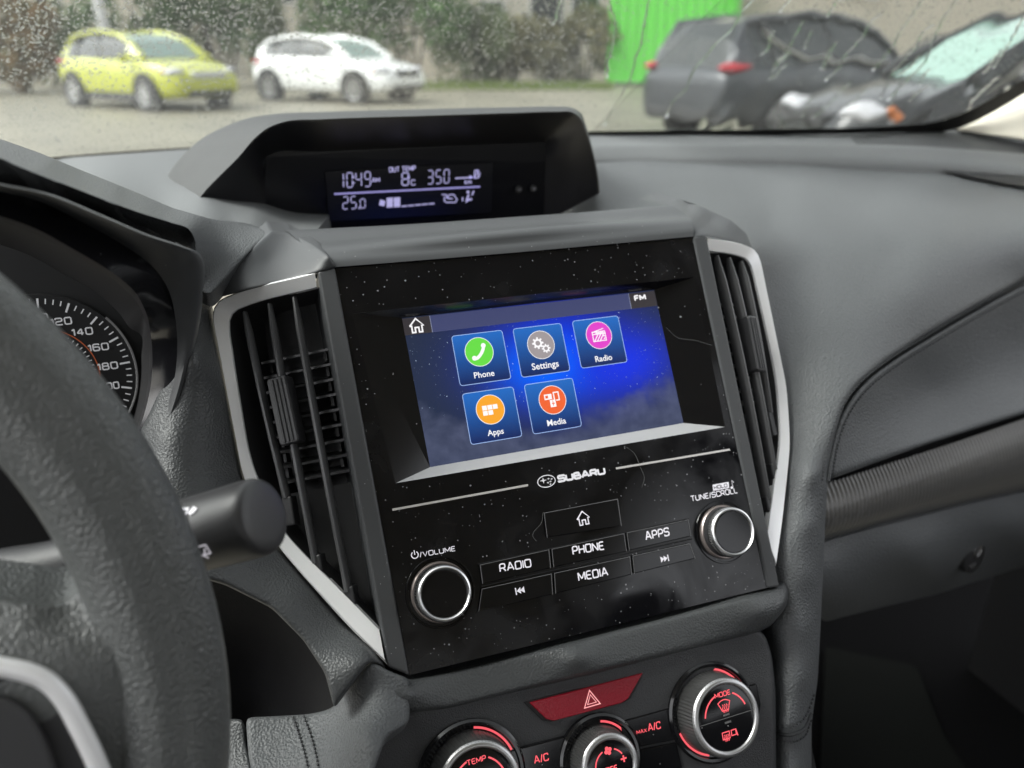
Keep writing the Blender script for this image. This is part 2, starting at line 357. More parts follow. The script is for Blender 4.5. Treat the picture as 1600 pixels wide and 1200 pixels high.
# ================================================================== head unit
HU = thing('infotainment_unit', 'gloss black touchscreen head unit with two knobs and a lit blue home screen', 'car radio', FF.pt(.104, 0, -.02))
SW = -.0055
oc = [FF.hit(640, 1055), FF.hit(1200, 918), FF.hit(1083, 370), FF.hit(523, 418)]
rc = [FF.hit(618, 755), FF.hit(1133, 667), FF.hit(1085, 433), FF.hit(550, 490)]
sc_ = [FF.hit(672, 730, SW), FF.hit(1068, 661, SW), FF.hit(1022, 453, SW), FF.hit(628, 497, SW)]
b = MB()
vs = [FF.pt(*p, 0) for p in oc] + [FF.pt(*p, 0) for p in rc]
b.add(vs, [(i, (i + 1) % 4, 4 + (i + 1) % 4, 4 + i) for i in range(4)])
b.add([FF.pt(*p, 0) for p in oc] + [FF.pt(*p, -.02) for p in oc], [(i, (i + 1) % 4, 4 + (i + 1) % 4, 4 + i) for i in range(4)])
b.obj('faceplate', GLOSS, HU)
b = MB(); b.add([FF.pt(*p, 0) for p in rc] + [FF.pt(*p, SW) for p in sc_], [(i, (i + 1) % 4, 4 + (i + 1) % 4, 4 + i) for i in range(1, 4)])
BEZ = mat('bezel_gloss', (.005, .005, .006), .13, spec=.6, speck=(260, .12, (.3, .3, .3)))
b.obj('screen_bezel', BEZ, HU)
b = MB(); b.add([FF.pt(*rc[0], 0), FF.pt(*rc[1], 0), FF.pt(*sc_[1], SW), FF.pt(*sc_[0], SW)], [(0, 1, 2, 3)]); b.obj('lower_bezel', mat('satin_bezel', (.42, .42, .43), .4, metal=.3, bump=('noise', 2500, .00004)), HU)

# the lit screen
def screen_mat():
    m = bpy.data.materials.new('night_sky_screen'); m.use_nodes = True; t = m.node_tree; N, L = t.nodes, t.links; B = N['Principled BSDF']
    uv = N.new('ShaderNodeTexCoord').outputs['UV']
    def math_(op, a, b_=None, c=None):
        n = N.new('ShaderNodeMath'); n.operation = op
        for i, x in enumerate((a, b_, c)):
            if x is None: continue
            if isinstance(x, (int, float)): n.inputs[i].default_value = x
            else: L.new(x, n.inputs[i])
        return n.outputs[0]
    sp = N.new('ShaderNodeSeparateXYZ'); L.new(uv, sp.inputs[0]); u, v = sp.outputs[0], sp.outputs[1]
    def gauss(cu, cv, su, sv_):
        a = math_('DIVIDE', math_('SUBTRACT', u, cu), su); c = math_('DIVIDE', math_('SUBTRACT', v, cv), sv_)
        return math_('EXPONENT', math_('MULTIPLY', math_('ADD', math_('MULTIPLY', a, a), math_('MULTIPLY', c, c)), -1))
    def mix(fac, A, Bc, blend='MIX'):
        n = N.new('ShaderNodeMix'); n.data_type = 'RGBA'; n.blend_type = blend
        for s_, x in (('Factor', fac), ('A', A), ('B', Bc)):
            if isinstance(x, (int, float)): n.inputs[s_].default_value = x
            elif isinstance(x, tuple): n.inputs[s_].default_value = (*x, 1)
            else: L.new(x, n.inputs[s_])
        return n.outputs['Result']
    col = mix(gauss(.56, .62, .26, .33), (.017, .025, .048), (.003, .018, .62))
    col = mix(gauss(.50, .55, .17, .20), col, (.0, .12, .85))
    col = mix(gauss(.80, .50, .20, .22), col, (.01, .03, .62))
    mp = N.new('ShaderNodeMapping'); mp.inputs['Scale'].default_value = (1.9, 1, 1); L.new(uv, mp.inputs[0])
    nz = N.new('ShaderNodeTexNoise'); nz.inputs['Scale'].default_value = 3.4; nz.inputs['Detail'].default_value = 7; nz.inputs['Distortion'].default_value = .35; L.new(mp.outputs[0], nz.inputs['Vector'])
    env = math_('SUBTRACT', math_('ADD', math_('MULTIPLY', math_('ABSOLUTE', math_('SUBTRACT', u, .52)), .45), .10), v)  # cloud bank low, higher at the sides
    cl = math_('MULTIPLY', math_('ADD', env, math_('MULTIPLY', math_('SUBTRACT', nz.outputs['Fac'], .42), .8)), 6)
    c1 = N.new('ShaderNodeClamp'); L.new(cl, c1.inputs[0])
    n3 = N.new('ShaderNodeTexNoise'); n3.inputs['Scale'].default_value = 9; n3.inputs['Detail'].default_value = 5; L.new(mp.outputs[0], n3.inputs['Vector'])
    cc = mix(n3.outputs['Fac'], (.010, .016, .04), (.13, .15, .25))
    col = mix(math_('MULTIPLY', c1.outputs[0], .6), col, cc)
    for sc, th in ((22, .09), (40, .11), (70, .13)):
        vo = N.new('ShaderNodeTexVoronoi'); vo.inputs['Scale'].default_value = sc; L.new(mp.outputs[0], vo.inputs['Vector'])
        s2 = N.new('ShaderNodeSeparateColor'); L.new(vo.outputs['Color'], s2.inputs[0])
        st = math_('LESS_THAN', vo.outputs['Distance'], math_('MULTIPLY', math_('POWER', s2.outputs[0], 3), th))
        st = math_('MULTIPLY', st, math_('GREATER_THAN', v, .3))
        col = mix(math_('MULTIPLY', st, .95), col, (.6, .75, 1))
    L.new(col, B.inputs['Emission Color']); B.inputs['Emission Strength'].default_value = 1.25 / 2 ** S.view_settings.exposure
    B.inputs['Base Color'].default_value = (.004, .004, .006, 1); B.inputs['Roughness'].default_value = .2; B.inputs['Specular IOR Level'].default_value = .15
    return m
b = MB(); b.add([FF.pt(*p, SW) for p in sc_], [(0, 1, 2, 3)])
SCR = b.obj('screen', screen_mat(), HU, recalc=False)
uvl = SCR.data.uv_layers.new(name='UVMap')
for i, q in enumerate(((0, 0), (1, 0), (1, 1), (0, 1))): uvl.data[i].uv = q
su0, sv0 = sc_[3][0], sc_[3][1]
# status bar
w1, w2 = SW + .0003, SW + .0006
bar = mat('status_bar', (.01, .01, .02), .3, emit=(.05, .06, .15), es=1); bard = mat('status_corner', (.01, .01, .01), .3, emit=(.035, .03, .035), es=1); lit = mat('screen_white', (.1, .1, .1), .4, emit=(1, .98, 1), es=.95)
b = MB(); a0 = FF.hit(628, 497, w1); a1 = FF.hit(1022, 453, w1); hb = FF.hit(628, 497, w1)[1] - FF.hit(634, 523, w1)[1]
e1 = FF.hit(671, 493, w1)[0]; e2 = FF.hit(981, 457, w1)[0]; y1 = a0[1] - .0004; y0 = y1 - hb
b.add([FF.pt(*q, w1) for q in ((a0[0], y0), (e1, y0), (e1, y1), (a0[0], y1))], [(0, 1, 2, 3)], 1)
b.add([FF.pt(*q, w1) for q in ((e1, y0), (e2, y0), (e2, y1), (e1, y1))], [(0, 1, 2, 3)], 0)
b.add([FF.pt(*q, w1) for q in ((e2, y0), (a1[0], y0), (a1[0], y1), (e2, y1))], [(0, 1, 2, 3)], 1)
gl = mat('screen_line', (.1, .1, .1), .4, emit=(.35, .4, .6), es=.6)
for e in (e1, e2): b.ribbon(FF, [(e, y0), (e, y1)], .0003, w2, mi=2)
hc = FF.hit(651, 509, w2); b.ribbon(FF, house(hc, .0076), .0008, w2, mi=3)
pxword(b, FF, 'FM', (992, 471), (1010, 468.5), 10, .24, w2, 3)
b.obj('status_bar', [bar, bard, gl, lit], SCR, recalc=False)
# five app tiles
tile = mat('tile_glass', (.01, .01, .02), .3, emit=(.012, .07, .55), es=.55); tline = mat('tile_edge', (.1, .1, .1), .4, emit=(.35, .55, 1), es=.8)
def tilemat(n, c): return mat('disc_' + n, (.02, .02, .02), .4, emit=c, es=.95)
TW = .0288
def tile_grad():
    m = bpy.data.materials.new('tile_blue'); m.use_nodes = True; t = m.node_tree; B = t.nodes['Principled BSDF']
    tc = t.nodes.new('ShaderNodeTexCoord'); sp = t.nodes.new('ShaderNodeSeparateXYZ'); t.links.new(tc.outputs['Generated'], sp.inputs[0])
    r = t.nodes.new('ShaderNodeValToRGB'); r.color_ramp.elements[0].color = (.008, .02, .11, 1); r.color_ramp.elements[1].color = (.02, .17, .62, 1)
    t.links.new(sp.outputs[2], r.inputs[0]); t.links.new(r.outputs[0], B.inputs['Emission Color']); B.inputs['Emission Strength'].default_value = .9 / 2 ** S.view_settings.exposure
    B.inputs['Base Color'].default_value = (.004, .004, .01, 1); B.inputs['Roughness'].default_value = .25
    return m
TG = tile_grad()
def gear(c, r, n=8, k=.72):
    out = []
    for i in range(n):
        for da, rr in ((-.30, k), (-.17, 1), (.17, 1), (.30, k)):
            a = 2 * math.pi * (i + da) / n; out.append((c[0] + r * rr * math.cos(a), c[1] + r * rr * math.sin(a)))
    return out
for nm, cpx, tcx, wpx, colr, lab in (
    ('Phone', (752, 559), (748.5, 550), ((741.5, 591), (773, 587)), (.13, .75, .05), 'phone tile with a green disc'),
    ('Settings', (846, 547), (845, 539), ((832, 578.5), (873.5, 572)), (.36, .32, .33), 'settings tile with a grey gear disc'),
    ('Radio', (937, 534), (935.5, 524), ((931, 565.5), (957, 562)), (.80, .04, .62), 'radio tile with a magenta disc'),
    ('Apps', (769, 649), (766, 640), ((762.5, 681.5), (787.5, 677)), (1, .40, .01), 'apps tile with an orange disc'),
    ('Media', (864, 634), (863, 625), ((856, 666), (885, 661)), (.92, .12, .015), 'media tile with a red-orange disc')):
    b = MB(); cu, cv = FF.hit(*cpx, w1); h = TW / 2; h2 = h * .95
    q = fillet([(cu - h, cv - h2), (cu + h, cv - h2), (cu + h, cv + h2), (cu - h, cv + h2)], .0018, 4, True)
    b.add([FF.pt(*p, w1) for p in q], [tuple(range(len(q)))], 0); b.ribbon(FF, q, .00035, w2, True, 1)
    du, dv = FF.hit(*tcx, w1); R = .0079
    b.add([FF.pt(*p, w2) for p in arc((du, dv), R, 0, 352, 44)], [tuple(range(45))], 2)
    b.ribbon(FF, arc((du, dv), R, 0, 351, 40), .0003, w2 + .0001, True, 3)
    g = FF.sub(du, dv, 0); w3 = w2 + .0002; k = R
    if nm == 'Phone':
        pts = [(-.42 * k, -.40 * k), (-.30 * k, -.44 * k), (-.05 * k, -.30 * k), (.18 * k, -.05 * k), (.33 * k, .22 * k), (.36 * k, .40 * k)]
        b.ribbon(g, crom(pts, 12), .22 * k, w3, mi=3)
        for p in (pts[0], pts[-1]): b.add([g.pt(*q_, w3 + .0001) for q_ in arc(p, .17 * k, 0, 330, 11)], [tuple(range(12))], 3)
    elif nm == 'Settings':
        for c, r in (((-.22 * k, .14 * k), .42 * k), ((.32 * k, -.30 * k), .32 * k)):
            q = gear(c, r); ins = arc(c, r * .42, -8, 352 - 12, 31); n = len(q)
            ring = MB(); b.ribbon(g, arc(c, r * .58, 0, 345, 23), r * .3, w3, True, 3)
            for i in range(8):
                a = math.pi * 2 * i / 8; b.ribbon(g, [(c[0] + r * .66 * math.cos(a), c[1] + r * .66 * math.sin(a)), (c[0] + r * math.cos(a), c[1] + r * math.sin(a))], r * .3, w3 + .0001, mi=3)
    elif nm == 'Radio':
        q = [(-.5 * k, -.42 * k), (.5 * k, -.42 * k), (.5 * k, .26 * k), (-.5 * k, .26 * k)]
        b.ribbon(g, q, .07 * k, w3, True, 3); b.ribbon(g, [(-.5 * k, .09 * k), (.5 * k, .09 * k)], .07 * k, w3, mi=3)
        b.ribbon(g, [(-.42 * k, .27 * k), (.42 * k, .46 * k)], .06 * k, w3, mi=3); b.ribbon(g, [(-.25 * k, .17 * k), (.42 * k, .17 * k)], .07 * k, w3, mi=3)
        for x in (-.42, -.2, .02): b.ribbon(g, [(x * k, -.4 * k), ((x + .34) * k, .06 * k)], .07 * k, w3, mi=3)
        for y in (-.08, -.28): b.add([g.pt(*p, w3) for p in arc((.38 * k, y * k), .06 * k, 0, 320, 8)], [tuple(range(9))], 3)
    elif nm == 'Apps':
        for i, j in ((0, 0), (1, 0), (0, 1), (1, 1), (2, 1)):
            x, y = (-.56 + .38 * i) * k, (-.36 + .36 * j) * k; b.add([g.pt(*p, w3) for p in ((x, y), (x + .33 * k, y), (x + .33 * k, y + .31 * k), (x, y + .31 * k))], [(0, 1, 2, 3)], 3)
    else:
        for x0, y0_, x1, y1_ in ((-.58, .06, -.02, .44), (-.22, -.5, .2, .0)):
            b.add([g.pt(*p, w3) for p in ((x0 * k, y0_ * k), (x1 * k, y0_ * k), (x1 * k, y1_ * k), (x0 * k, y1_ * k))], [(0, 1, 2, 3)], 3)
        b.ribbon(g, [(.14 * k, -.06 * k), (.14 * k, .5 * k), (.5 * k, .5 * k), (.5 * k, -.06 * k), (.26 * k, -.06 * k)], .08 * k, w3, mi=3)
        b.ribbon(g, [(-.5 * k, .25 * k), (-.3 * k, .25 * k)], .2 * k, w3 + .0001, mi=2); b.ribbon(g, [(-.1 * k, -.25 * k), (.1 * k, -.25 * k)], .08 * k, w3 + .0001, mi=2)
        b.ribbon(g, [(-.01 * k, -.42 * k), (-.01 * k, -.06 * k)], .05 * k, w3 + .0001, mi=2)
    t0 = FF.hit(*wpx[0], w2); t1 = FF.hit(*wpx[1], w2); fontmesh(b, FF, nm, t0[0], (t0[1] + t1[1]) / 2, t1[0], w2, 3, .012)
    b.obj('app_tile', [TG, tline, tilemat(nm, colr), lit], SCR, lab, recalc=False)

# printed lines, maker's mark
for p0, p1 in (((613, 796.5), (825, 758)), ((962, 732), (1140, 702.5))):
    b = MB(); b.ribbon(FF, [FF.hit(*p0), FF.hit(*p1)], .0011, .0003)
    b.obj('accent_line', mat('accent_silver', (.75, .72, .70), .35, metal=.4), HU, recalc=False)
b = MB(); pxword(b, FF, 'SUBARU', (872, 754.5), (947, 741), 12.4, .28, .0004, 0, .2)
c = FF.hit(853.5, 752); R1, R2 = .0050, .0031
b.ribbon(FF, arc(c, R1, 0, 351, 40, R2), .00045, .0004, True)
def star4(c, r, ry): return [(c[0] + (r if i % 2 == 0 else r * .28) * math.cos(i * math.pi / 4 + (0)), c[1] + (ry if i % 2 == 0 else ry * .28) * math.sin(i * math.pi / 4)) for i in range(8)]
for x, y, r in ((-.0017, .0007, .0021), (.0013, .0011, .0009), (.0031, .0007, .0009), (.0007, -.0009, .0009), (.0022, -.0005, .0009), (.0019, -.0019, .0009)):
    q = star4((c[0] + x, c[1] + y), r, r * .8); b.add([FF.pt(*p, .0004) for p in q], [tuple(range(8))])
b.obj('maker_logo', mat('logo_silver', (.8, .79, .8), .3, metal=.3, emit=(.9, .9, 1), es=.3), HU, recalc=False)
# texts printed on the face
b = MB(); pxword(b, FF, '/VOLUME', (656, 871), (712, 861), 9.2, .15)
c = FF.hit(648, 867); b.ribbon(FF, arc(c, .0017, 125, 415, 20), .0005, .0003); b.ribbon(FF, [c, (c[0], c[1] + .0023)], .0005, .0003); b.obj('lettering', PRINT, HU, recalc=False)
b = MB(); pxword(b, FF, 'TUNE/SCROLL', (1080, 784), (1153, 770.5), 9, .15); b.obj('lettering', PRINT, HU, recalc=False)
b = MB(); q = [FF.hit(*p) for p in ((1114, 767), (1139, 762.5), (1138, 753), (1113, 757.5))]; b.add([FF.pt(*p, .0003) for p in q], [(0, 1, 2, 3)], 0)
pxword(b, FF, 'HOLD', (1116, 764.8), (1137, 761), 5.8, .17, .0005, 1)
c = FF.hit(1143, 762); b.add([FF.pt(*p, .0003) for p in arc(c, .0009, 0, 330, 11, .0007)], [tuple(range(12))], 0); b.ribbon(FF, [(c[0] + .0008, c[1]), (c[0] + .0008, c[1] + .0042), (c[0] + .002, c[1] + .0026)], .0004, .0003, mi=0)
b.obj('lettering', [PRINT, BLACK], HU, recalc=False)
# push buttons
def button(px4, txt, label=None, icon=None):
    b = MB(); q = [FF.hit(*p) for p in px4]; c = np.mean(q, 0); ins = [tuple(c + (np.array(p) - c) * (1 - .0007 / max(.004, np.linalg.norm(np.array(p) - c)))) for p in q]
    b.prism(FF, ins, -.004, .0014); o = b.obj('button', GLOSS2, HU, label, bevel=.0004)
    t = MB(); t.ribbon(FF, [ins[3], ins[0], ins[1], ins[2]], .00032, .00146); t.obj('edge_highlight', mat('highlight_grey', (.16, .16, .165), .35), o, recalc=False)  # pale ribbon paints the highlight along the button's bevelled edge
    t = MB()
    if icon: icon(t, c)
    else: pxword(t, FF, txt[0], txt[1], txt[2], txt[3], .15, .0018)
    t.obj('lettering', PRINT, o, recalc=False)
def tri(t, c, d):
    h = .0022
    for k in (0, 1):
        x = c[0] + d * (-.0020 + k * .0020); t.add([FF.pt(x, c[1] - h * .75, .0018), FF.pt(x + d * .0022, c[1], .0018), FF.pt(x, c[1] + h * .75, .0018)], [(0, 1, 2)])
    x = c[0] + d * .0026; t.ribbon(FF, [(x, c[1] - h * .8), (x, c[1] + h * .8)], .0006, .0018)
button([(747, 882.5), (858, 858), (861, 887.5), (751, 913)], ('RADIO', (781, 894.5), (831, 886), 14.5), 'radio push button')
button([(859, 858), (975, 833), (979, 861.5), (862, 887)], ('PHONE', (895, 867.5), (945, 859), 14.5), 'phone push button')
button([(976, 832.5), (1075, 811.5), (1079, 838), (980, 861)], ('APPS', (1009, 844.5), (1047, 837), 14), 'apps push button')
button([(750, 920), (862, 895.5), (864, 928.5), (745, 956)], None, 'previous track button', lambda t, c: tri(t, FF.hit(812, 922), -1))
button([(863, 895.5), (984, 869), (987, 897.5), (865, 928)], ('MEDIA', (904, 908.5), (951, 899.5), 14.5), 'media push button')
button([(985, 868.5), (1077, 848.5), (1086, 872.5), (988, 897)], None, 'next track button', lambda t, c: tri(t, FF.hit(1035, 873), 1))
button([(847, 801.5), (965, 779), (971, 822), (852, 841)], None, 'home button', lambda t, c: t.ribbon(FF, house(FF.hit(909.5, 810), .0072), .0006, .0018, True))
b = MB()                                                                    # slim gap plates round the button block
for l in (((746, 881.5), (1076, 810.5)), ((752, 916), (1081, 842))): b.ribbon(FF, [FF.hit(*p) for p in l], .0005, .0002)
b.obj('button_gap', BLACK, HU, recalc=False)
LINT = mat('lint', (.2, .2, .2), .8)
for l in ([(975, 697), (990, 708), (999, 728), (1006, 748), (1002, 762)], [(838, 846), (832, 838), (846, 815), (848, 800)], [(1040, 512), (1058, 528), (1085, 532), (1112, 540)]):
    b = MB(); b.tube([FF.pt(*FF.hit(*p), .0006) for p in crom(l, 16)], .00006, 4); b.obj('lint_fibre', LINT, HU)
# rotary knobs
def rotary(px, label):
    K = lambda l: [(q[0] * .885, *q[1:]) for q in l]
    u, v = FF.hit(*px); g = FF.sub(u, v, 0)
    b = MB(); b.lathe(g, K([(.0200, .0004), (.0197, .0009), (.0190, .0009), (.0182, -.002), (.0168, -.002)]), 48, capped=False); k = b.obj('knob', GLOSS2, HU, label, smooth=40)
    b = MB(); b.lathe(g, K([(.0170, -.002), (.0170, .0016), (.0163, .0024), (.0150, .0024)]), 48, capped=False); b.obj('base_ring', COPPER, k, smooth=40)
    b = MB(); b.lathe(g, K([(.0158, .001), (.0158, .0065)]), 48, capped=False); b.lathe(g, K([(.0150, .0050, 0), (.0156, .0056, .0005), (.0156, .0084, .0005), (.0150, .0096)]), 120, 1, capped=False)
    b.obj('grip', [PLAS_DK, mat('knurl_dark', (.16, .16, .16), .4, metal=.6)], k, smooth=30)
    b = MB(); b.lathe(g, K([(.0154, .0090), (.0152, .0102), (.0146, .0111), (.0138, .0113), (.0131, .0107), (.0129, .0100)]), 64, capped=False); b.obj('rim', CHROME, k, smooth=50)
    b = MB(); b.lathe(g, K([(.0131, .0100), (.0124, .0104), (.0001, .0104)]), 48); b.obj('cap', GLOSS2, k, smooth=30)
rotary((688, 925), 'volume knob'); rotary((1130, 831), 'tuning knob')

# ================================================================== air vents beside the head unit
AV = math.radians(25); VENT_OUT = {}
def vent(side):
    ca, sa = math.cos(AV), math.sin(AV)
    L_ = Fr(FF.pt(-.0085, 0, -.001), -FF.a * ca - FF.c * sa, FF.b, FF.c * ca - FF.a * sa)      # left one as seen in the photograph
    g = L_ if side < 0 else Fr(FF.pt(.2165, 0, -.001), FF.a * ca - FF.c * sa, FF.b, FF.c * ca + FF.a * sa)
    H = lambda x, y, w=0: L_.hit(x, y, w)
    T = thing('air_vent', 'tall silver-edged air vent ' + ('between the screen and the steering wheel' if side < 0 else 'between the screen and the passenger pad'), 'air vent', g.pt(.02, 0, -.02), 'air vents beside the screen')
    outer = [H(*p) for p in ((496, 424), (327, 470), (345, 560), (372, 700), (380, 745), (430, 850), (540, 975), (607, 1041))]
    inner = [H(*p) for p in ((494, 448), (353, 486), (366, 580), (386, 700), (397, 739), (441, 832), (548, 940), (592, 985))]
    outer = [(s, v) for s, v in fillet(outer, .012, 4)]; inner = [(s, v) for s, v in fillet(inner, .009, 4)]
    n = 60; A, I = crom(outer, n), crom(inner, n); mid = (A + I) / 2
    b = MB(); rows = [[g.pt(*p, -.004) for p in A], [g.pt(*p, .0012) for p in A + (I - A) * .06], [g.pt(*p, .0028) for p in A + (I - A) * .22], [g.pt(*p, .0014) for p in A + (I - A) * .55], [g.pt(*p, -.0006) for p in I], [g.pt(*p, -.004) for p in I]]
    b.add([p for r in rows for p in r], [(j * n + i, j * n + i + 1, (j + 1) * n + i + 1, (j + 1) * n + i) for j in range(len(rows) - 1) for i in range(n - 1)])
    b.obj('silver_frame', SILVER, T, smooth=35)
    VENT_OUT[side] = [g.pt(*p, 0) for p in A]
    # duct walls and back
    b = MB(); loop = list(I) + [tuple(p) for p in ((max(0, I[-1][0] - .001), I[-1][1]), (max(0, I[0][0] - .001), I[0][1]))]; m = len(loop)
    b.add([g.pt(*p, -.002) for p in loop] + [g.pt(p[0] * .8 + .004, p[1], -.030) for p in loop], [(i, (i + 1) % m, m + (i + 1) % m, m + i) for i in range(m)] + [tuple(range(m, 2 * m))])
    b.obj('duct', PLAS_DK, T, smooth=30)
    # cross louvres at the back
    y_top = H(395, 562)[1]; y_bot = H(440, 752)[1]
    for k in range(9):
        v = y_top + (y_bot - y_top) * k / 8; s0 = .006; s1 = .044
        b = MB(); b.add([g.pt(s0, v, -.010), g.pt(s1, v, -.010), g.pt(s1, v + .0040, -.027), g.pt(s0, v + .0040, -.027), g.pt(s0, v - .0012, -.0102), g.pt(s1, v - .0012, -.0102), g.pt(s1, v + .0022, -.027), g.pt(s0, v + .0022, -.027)],
                        [(0, 1, 2, 3), (7, 6, 5, 4), (0, 4, 5, 1), (1, 5, 6, 2), (2, 6, 7, 3), (3, 7, 4, 0)])
        b.obj('louvre', mat('louvre_plastic', (.06, .06, .063), .34), T)
        for s in (.010, .040) if k < 8 else ():
            b = MB(); b.box(g, s - .0008, s + .0008, v - .006, v - .0012, -.018, -.0125); b.obj('louvre_link', PLAS_DK, T)
    # ribbed plate under the louvres
    b = MB(); lo = H(545, 945)[1]; top = H(450, 770)[1]
    for k in range(19):
        s = .0015 + .0022 * k; vb = max(lo - .012, .0 + float(np.interp(s, [p[0] for p in I[::-1]], [p[1] for p in I[::-1]])) - .003)
        if vb < top: b.box(g, s, s + .0013, vb, top, -.0155, -.0115)
    b.box(g, .0, .046, lo - .012, top, -.018, -.0156, 1); b.obj('ribbed_plate', [mat('rib_grey', (.12, .115, .11), .5), BLACK], T)
    # three upright vanes with feet
    for (a, c, f0, f1) in (((378, 486), (444, 778), (446, 776), (451, 822)), ((417, 473), (490, 880), (488, 868), (499, 905)), ((456, 463), (541, 925), (538, 918), (550, 946))):
        p, q = H(*a), H(*c); b = MB(); N_ = 10; pts = [g.pt(p[0] + (q[0] - p[0]) * t, p[1] + (q[1] - p[1]) * t, -.0035 + .0016 * math.sin(math.pi * t)) for t in np.linspace(0, 1, N_)]
        b.tube(pts, [(.0011, .0020)] + [(.0018, .0034)] * (N_ - 2) + [(.0020, .0034)], 10, flat=g.c)
        va = b.obj('vane', mat('vane_plastic', (.075, .075, .078), .33), T, smooth=50)
        d = H(*f0), H(*f1); b = MB(); b.box(g, (d[0][0] + d[1][0]) / 2 - .0026, (d[0][0] + d[1][0]) / 2 + .0026, d[1][1], d[0][1], -.009, -.0012); b.obj('foot', PLAS_DK, va, bevel=.0008)
    # slider tab on the middle vane
    p, q = H(436, 590), H(458, 694); w_ = .0052; b = MB(); an = math.atan2(q[1] - p[1], q[0] - p[0]) + math.pi / 2
    t = g.sub((p[0] + q[0]) / 2, (p[1] + q[1]) / 2, 0, an); Lh = math.dist(p, q) / 2
    q4 = fillet([(-w_, -Lh), (w_, -Lh), (w_, Lh), (-w_, Lh)], .002, 3, True); b.prism(t, q4, -.006, .0045)
    tb = b.obj('slider_tab', mat('tab_plastic', (.03, .03, .032), .34), T, bevel=.0008)
    b = MB()
    for x in (-.0022, .0, .0022): b.box(t, x - .0007, x + .0007, -Lh + .0012, Lh - .0012, .0045, .0053)
    b.obj('grip_rib', PLAS_DK, tb, bevel=.0003)
vent(-1); vent(1)
# ================================================================== dashboard
DB = thing('dashboard', 'dark grey soft vinyl car dashboard running under the wet windscreen', 'dashboard', (.2, .55, .9))
# top of the head unit and the plastic surrounds of the vents
def shrow(px, kind, val): return [P(*(fc(x, y, val) if kind == 'f' else zc(x, y, val))) for x, y in px]
sr = [shrow([(521.5, 417.5), (660, 406.5), (800, 395), (940, 382.5), (1084, 369.5)], 'f', .0012), shrow([(520.5, 407), (660, 396.5), (800, 385), (940, 372.5), (1084, 359.5)], 'f', .0008), shrow([(515, 402), (660, 391), (800, 379.5), (940, 367), (1083.5, 354)], 'f', -.001)]
sr += [shrow([(505, 396), (660, 385.5), (800, 374.5), (940, 362), (1082, 349)], 'z', 1.1502), shrow([(474, 381), (660, 365), (800, 355), (940, 344), (1074, 337.5)], 'z', 1.1504), shrow([(440, 364), (660, 351), (800, 341), (940, 331), (1040, 324)], 'z', 1.150)]
sr.append([p + np.array([0, .006, -.03]) for p in sr[-1]])
loft(sr, 80, 40, 'top_shelf', PLASTIC, DB, 60)
for q4, sh, ctl in (
    ([(496, 424), (523.5, 418), (640, 1056), (607, 1043)], [(326, 469), (342, 445), (370, 413), (398, 384), (424, 361), (456, 364), (488, 381), (514, 400), (526, 417), (497, 426), (412, 447)],
     [fc(327, 470, -.023), fc(412, 446, -.011), fc(497, 424, .0015), fc(523, 418, .0015), (345, 443, .428), (398, 384, .443), (424, 361, .462), zc(456, 364, 1.1525), zc(488, 381, 1.152), zc(514, 400, 1.151), (420, 410, .436), (460, 410, .428)]),
    ([(1083.5, 370), (1104, 366), (1219, 917), (1200.5, 919)], [(1034, 322), (1056, 309), (1092, 321), (1142, 344), (1166, 364), (1174, 386), (1140, 376), (1103, 368), (1084, 371), (1080, 348), (1064, 331)],
     [fc(1103, 367, .0015), fc(1174, 386, -.023), fc(1084, 370, .0015), fc(1140, 376, -.011), (1056, 309, .495), zc(1034, 323, 1.150), (1092, 321, .466), (1142, 344, .443), (1166, 364, .437), zc(1064, 331, 1.150), zc(1080, 348, 1.150), (1110, 345, .442), (1042, 315, .495), (1075, 322, .474)])):
    b = MB(); b.prism(FF, [FF.hit(*p, .0015) for p in q4], -.035, .0015); b.obj('vent_pillar', PLASTIC, DB, bevel=.0012)
    skin('vent_shoulder', sh, ctl, PLASTIC, DB, 4, 5, .0015, (0, .03, 0), smoothline=False, reg=2e-5)
# defroster ledge below the glass
LEDGE = mat('ledge_vinyl', (.135, .14, .143), .55, bump=('noise', 900, .0003), spec=.35)
lx = (850, 930, 1100, 1300, 1450, 1600, 1740); rows = []
rb = [zc(x, y, 1.150) if x < 1350 else (x, y, w) for x, y, w in zip(lx, (215, 209, 206, 204, 203, 216, 242), (0, 0, 0, 0, .775, .69, .60))]
rc_ = [zc(x, y, 1.1472) if x < 1350 else (x, y, w) for x, y, w in zip(lx, (233, 229, 227, 228, 233, 244, 266), (0, 0, 0, 0, .685, .625, .555))]
loft([[P(x, y + 2, w) + np.array([0, .06, -.01]) for x, y, w in rb], [P(*q) for q in rb]] + [[P(*(np.array(q) + (np.array(r) - np.array(q)) * t)) for q, r in zip(rb, rc_)] for t in (.35, .7, .9)] + [[P(*q) for q in rc_], [P(x, y + 13, w - .014) for x, y, w in rc_], [P(x, y + 22, w - .021) for x, y, w in rc_], [P(x, y + 40, w - .024) for x, y, w in rc_]], 70, 40, 'defroster_ledge', LEDGE, DB)
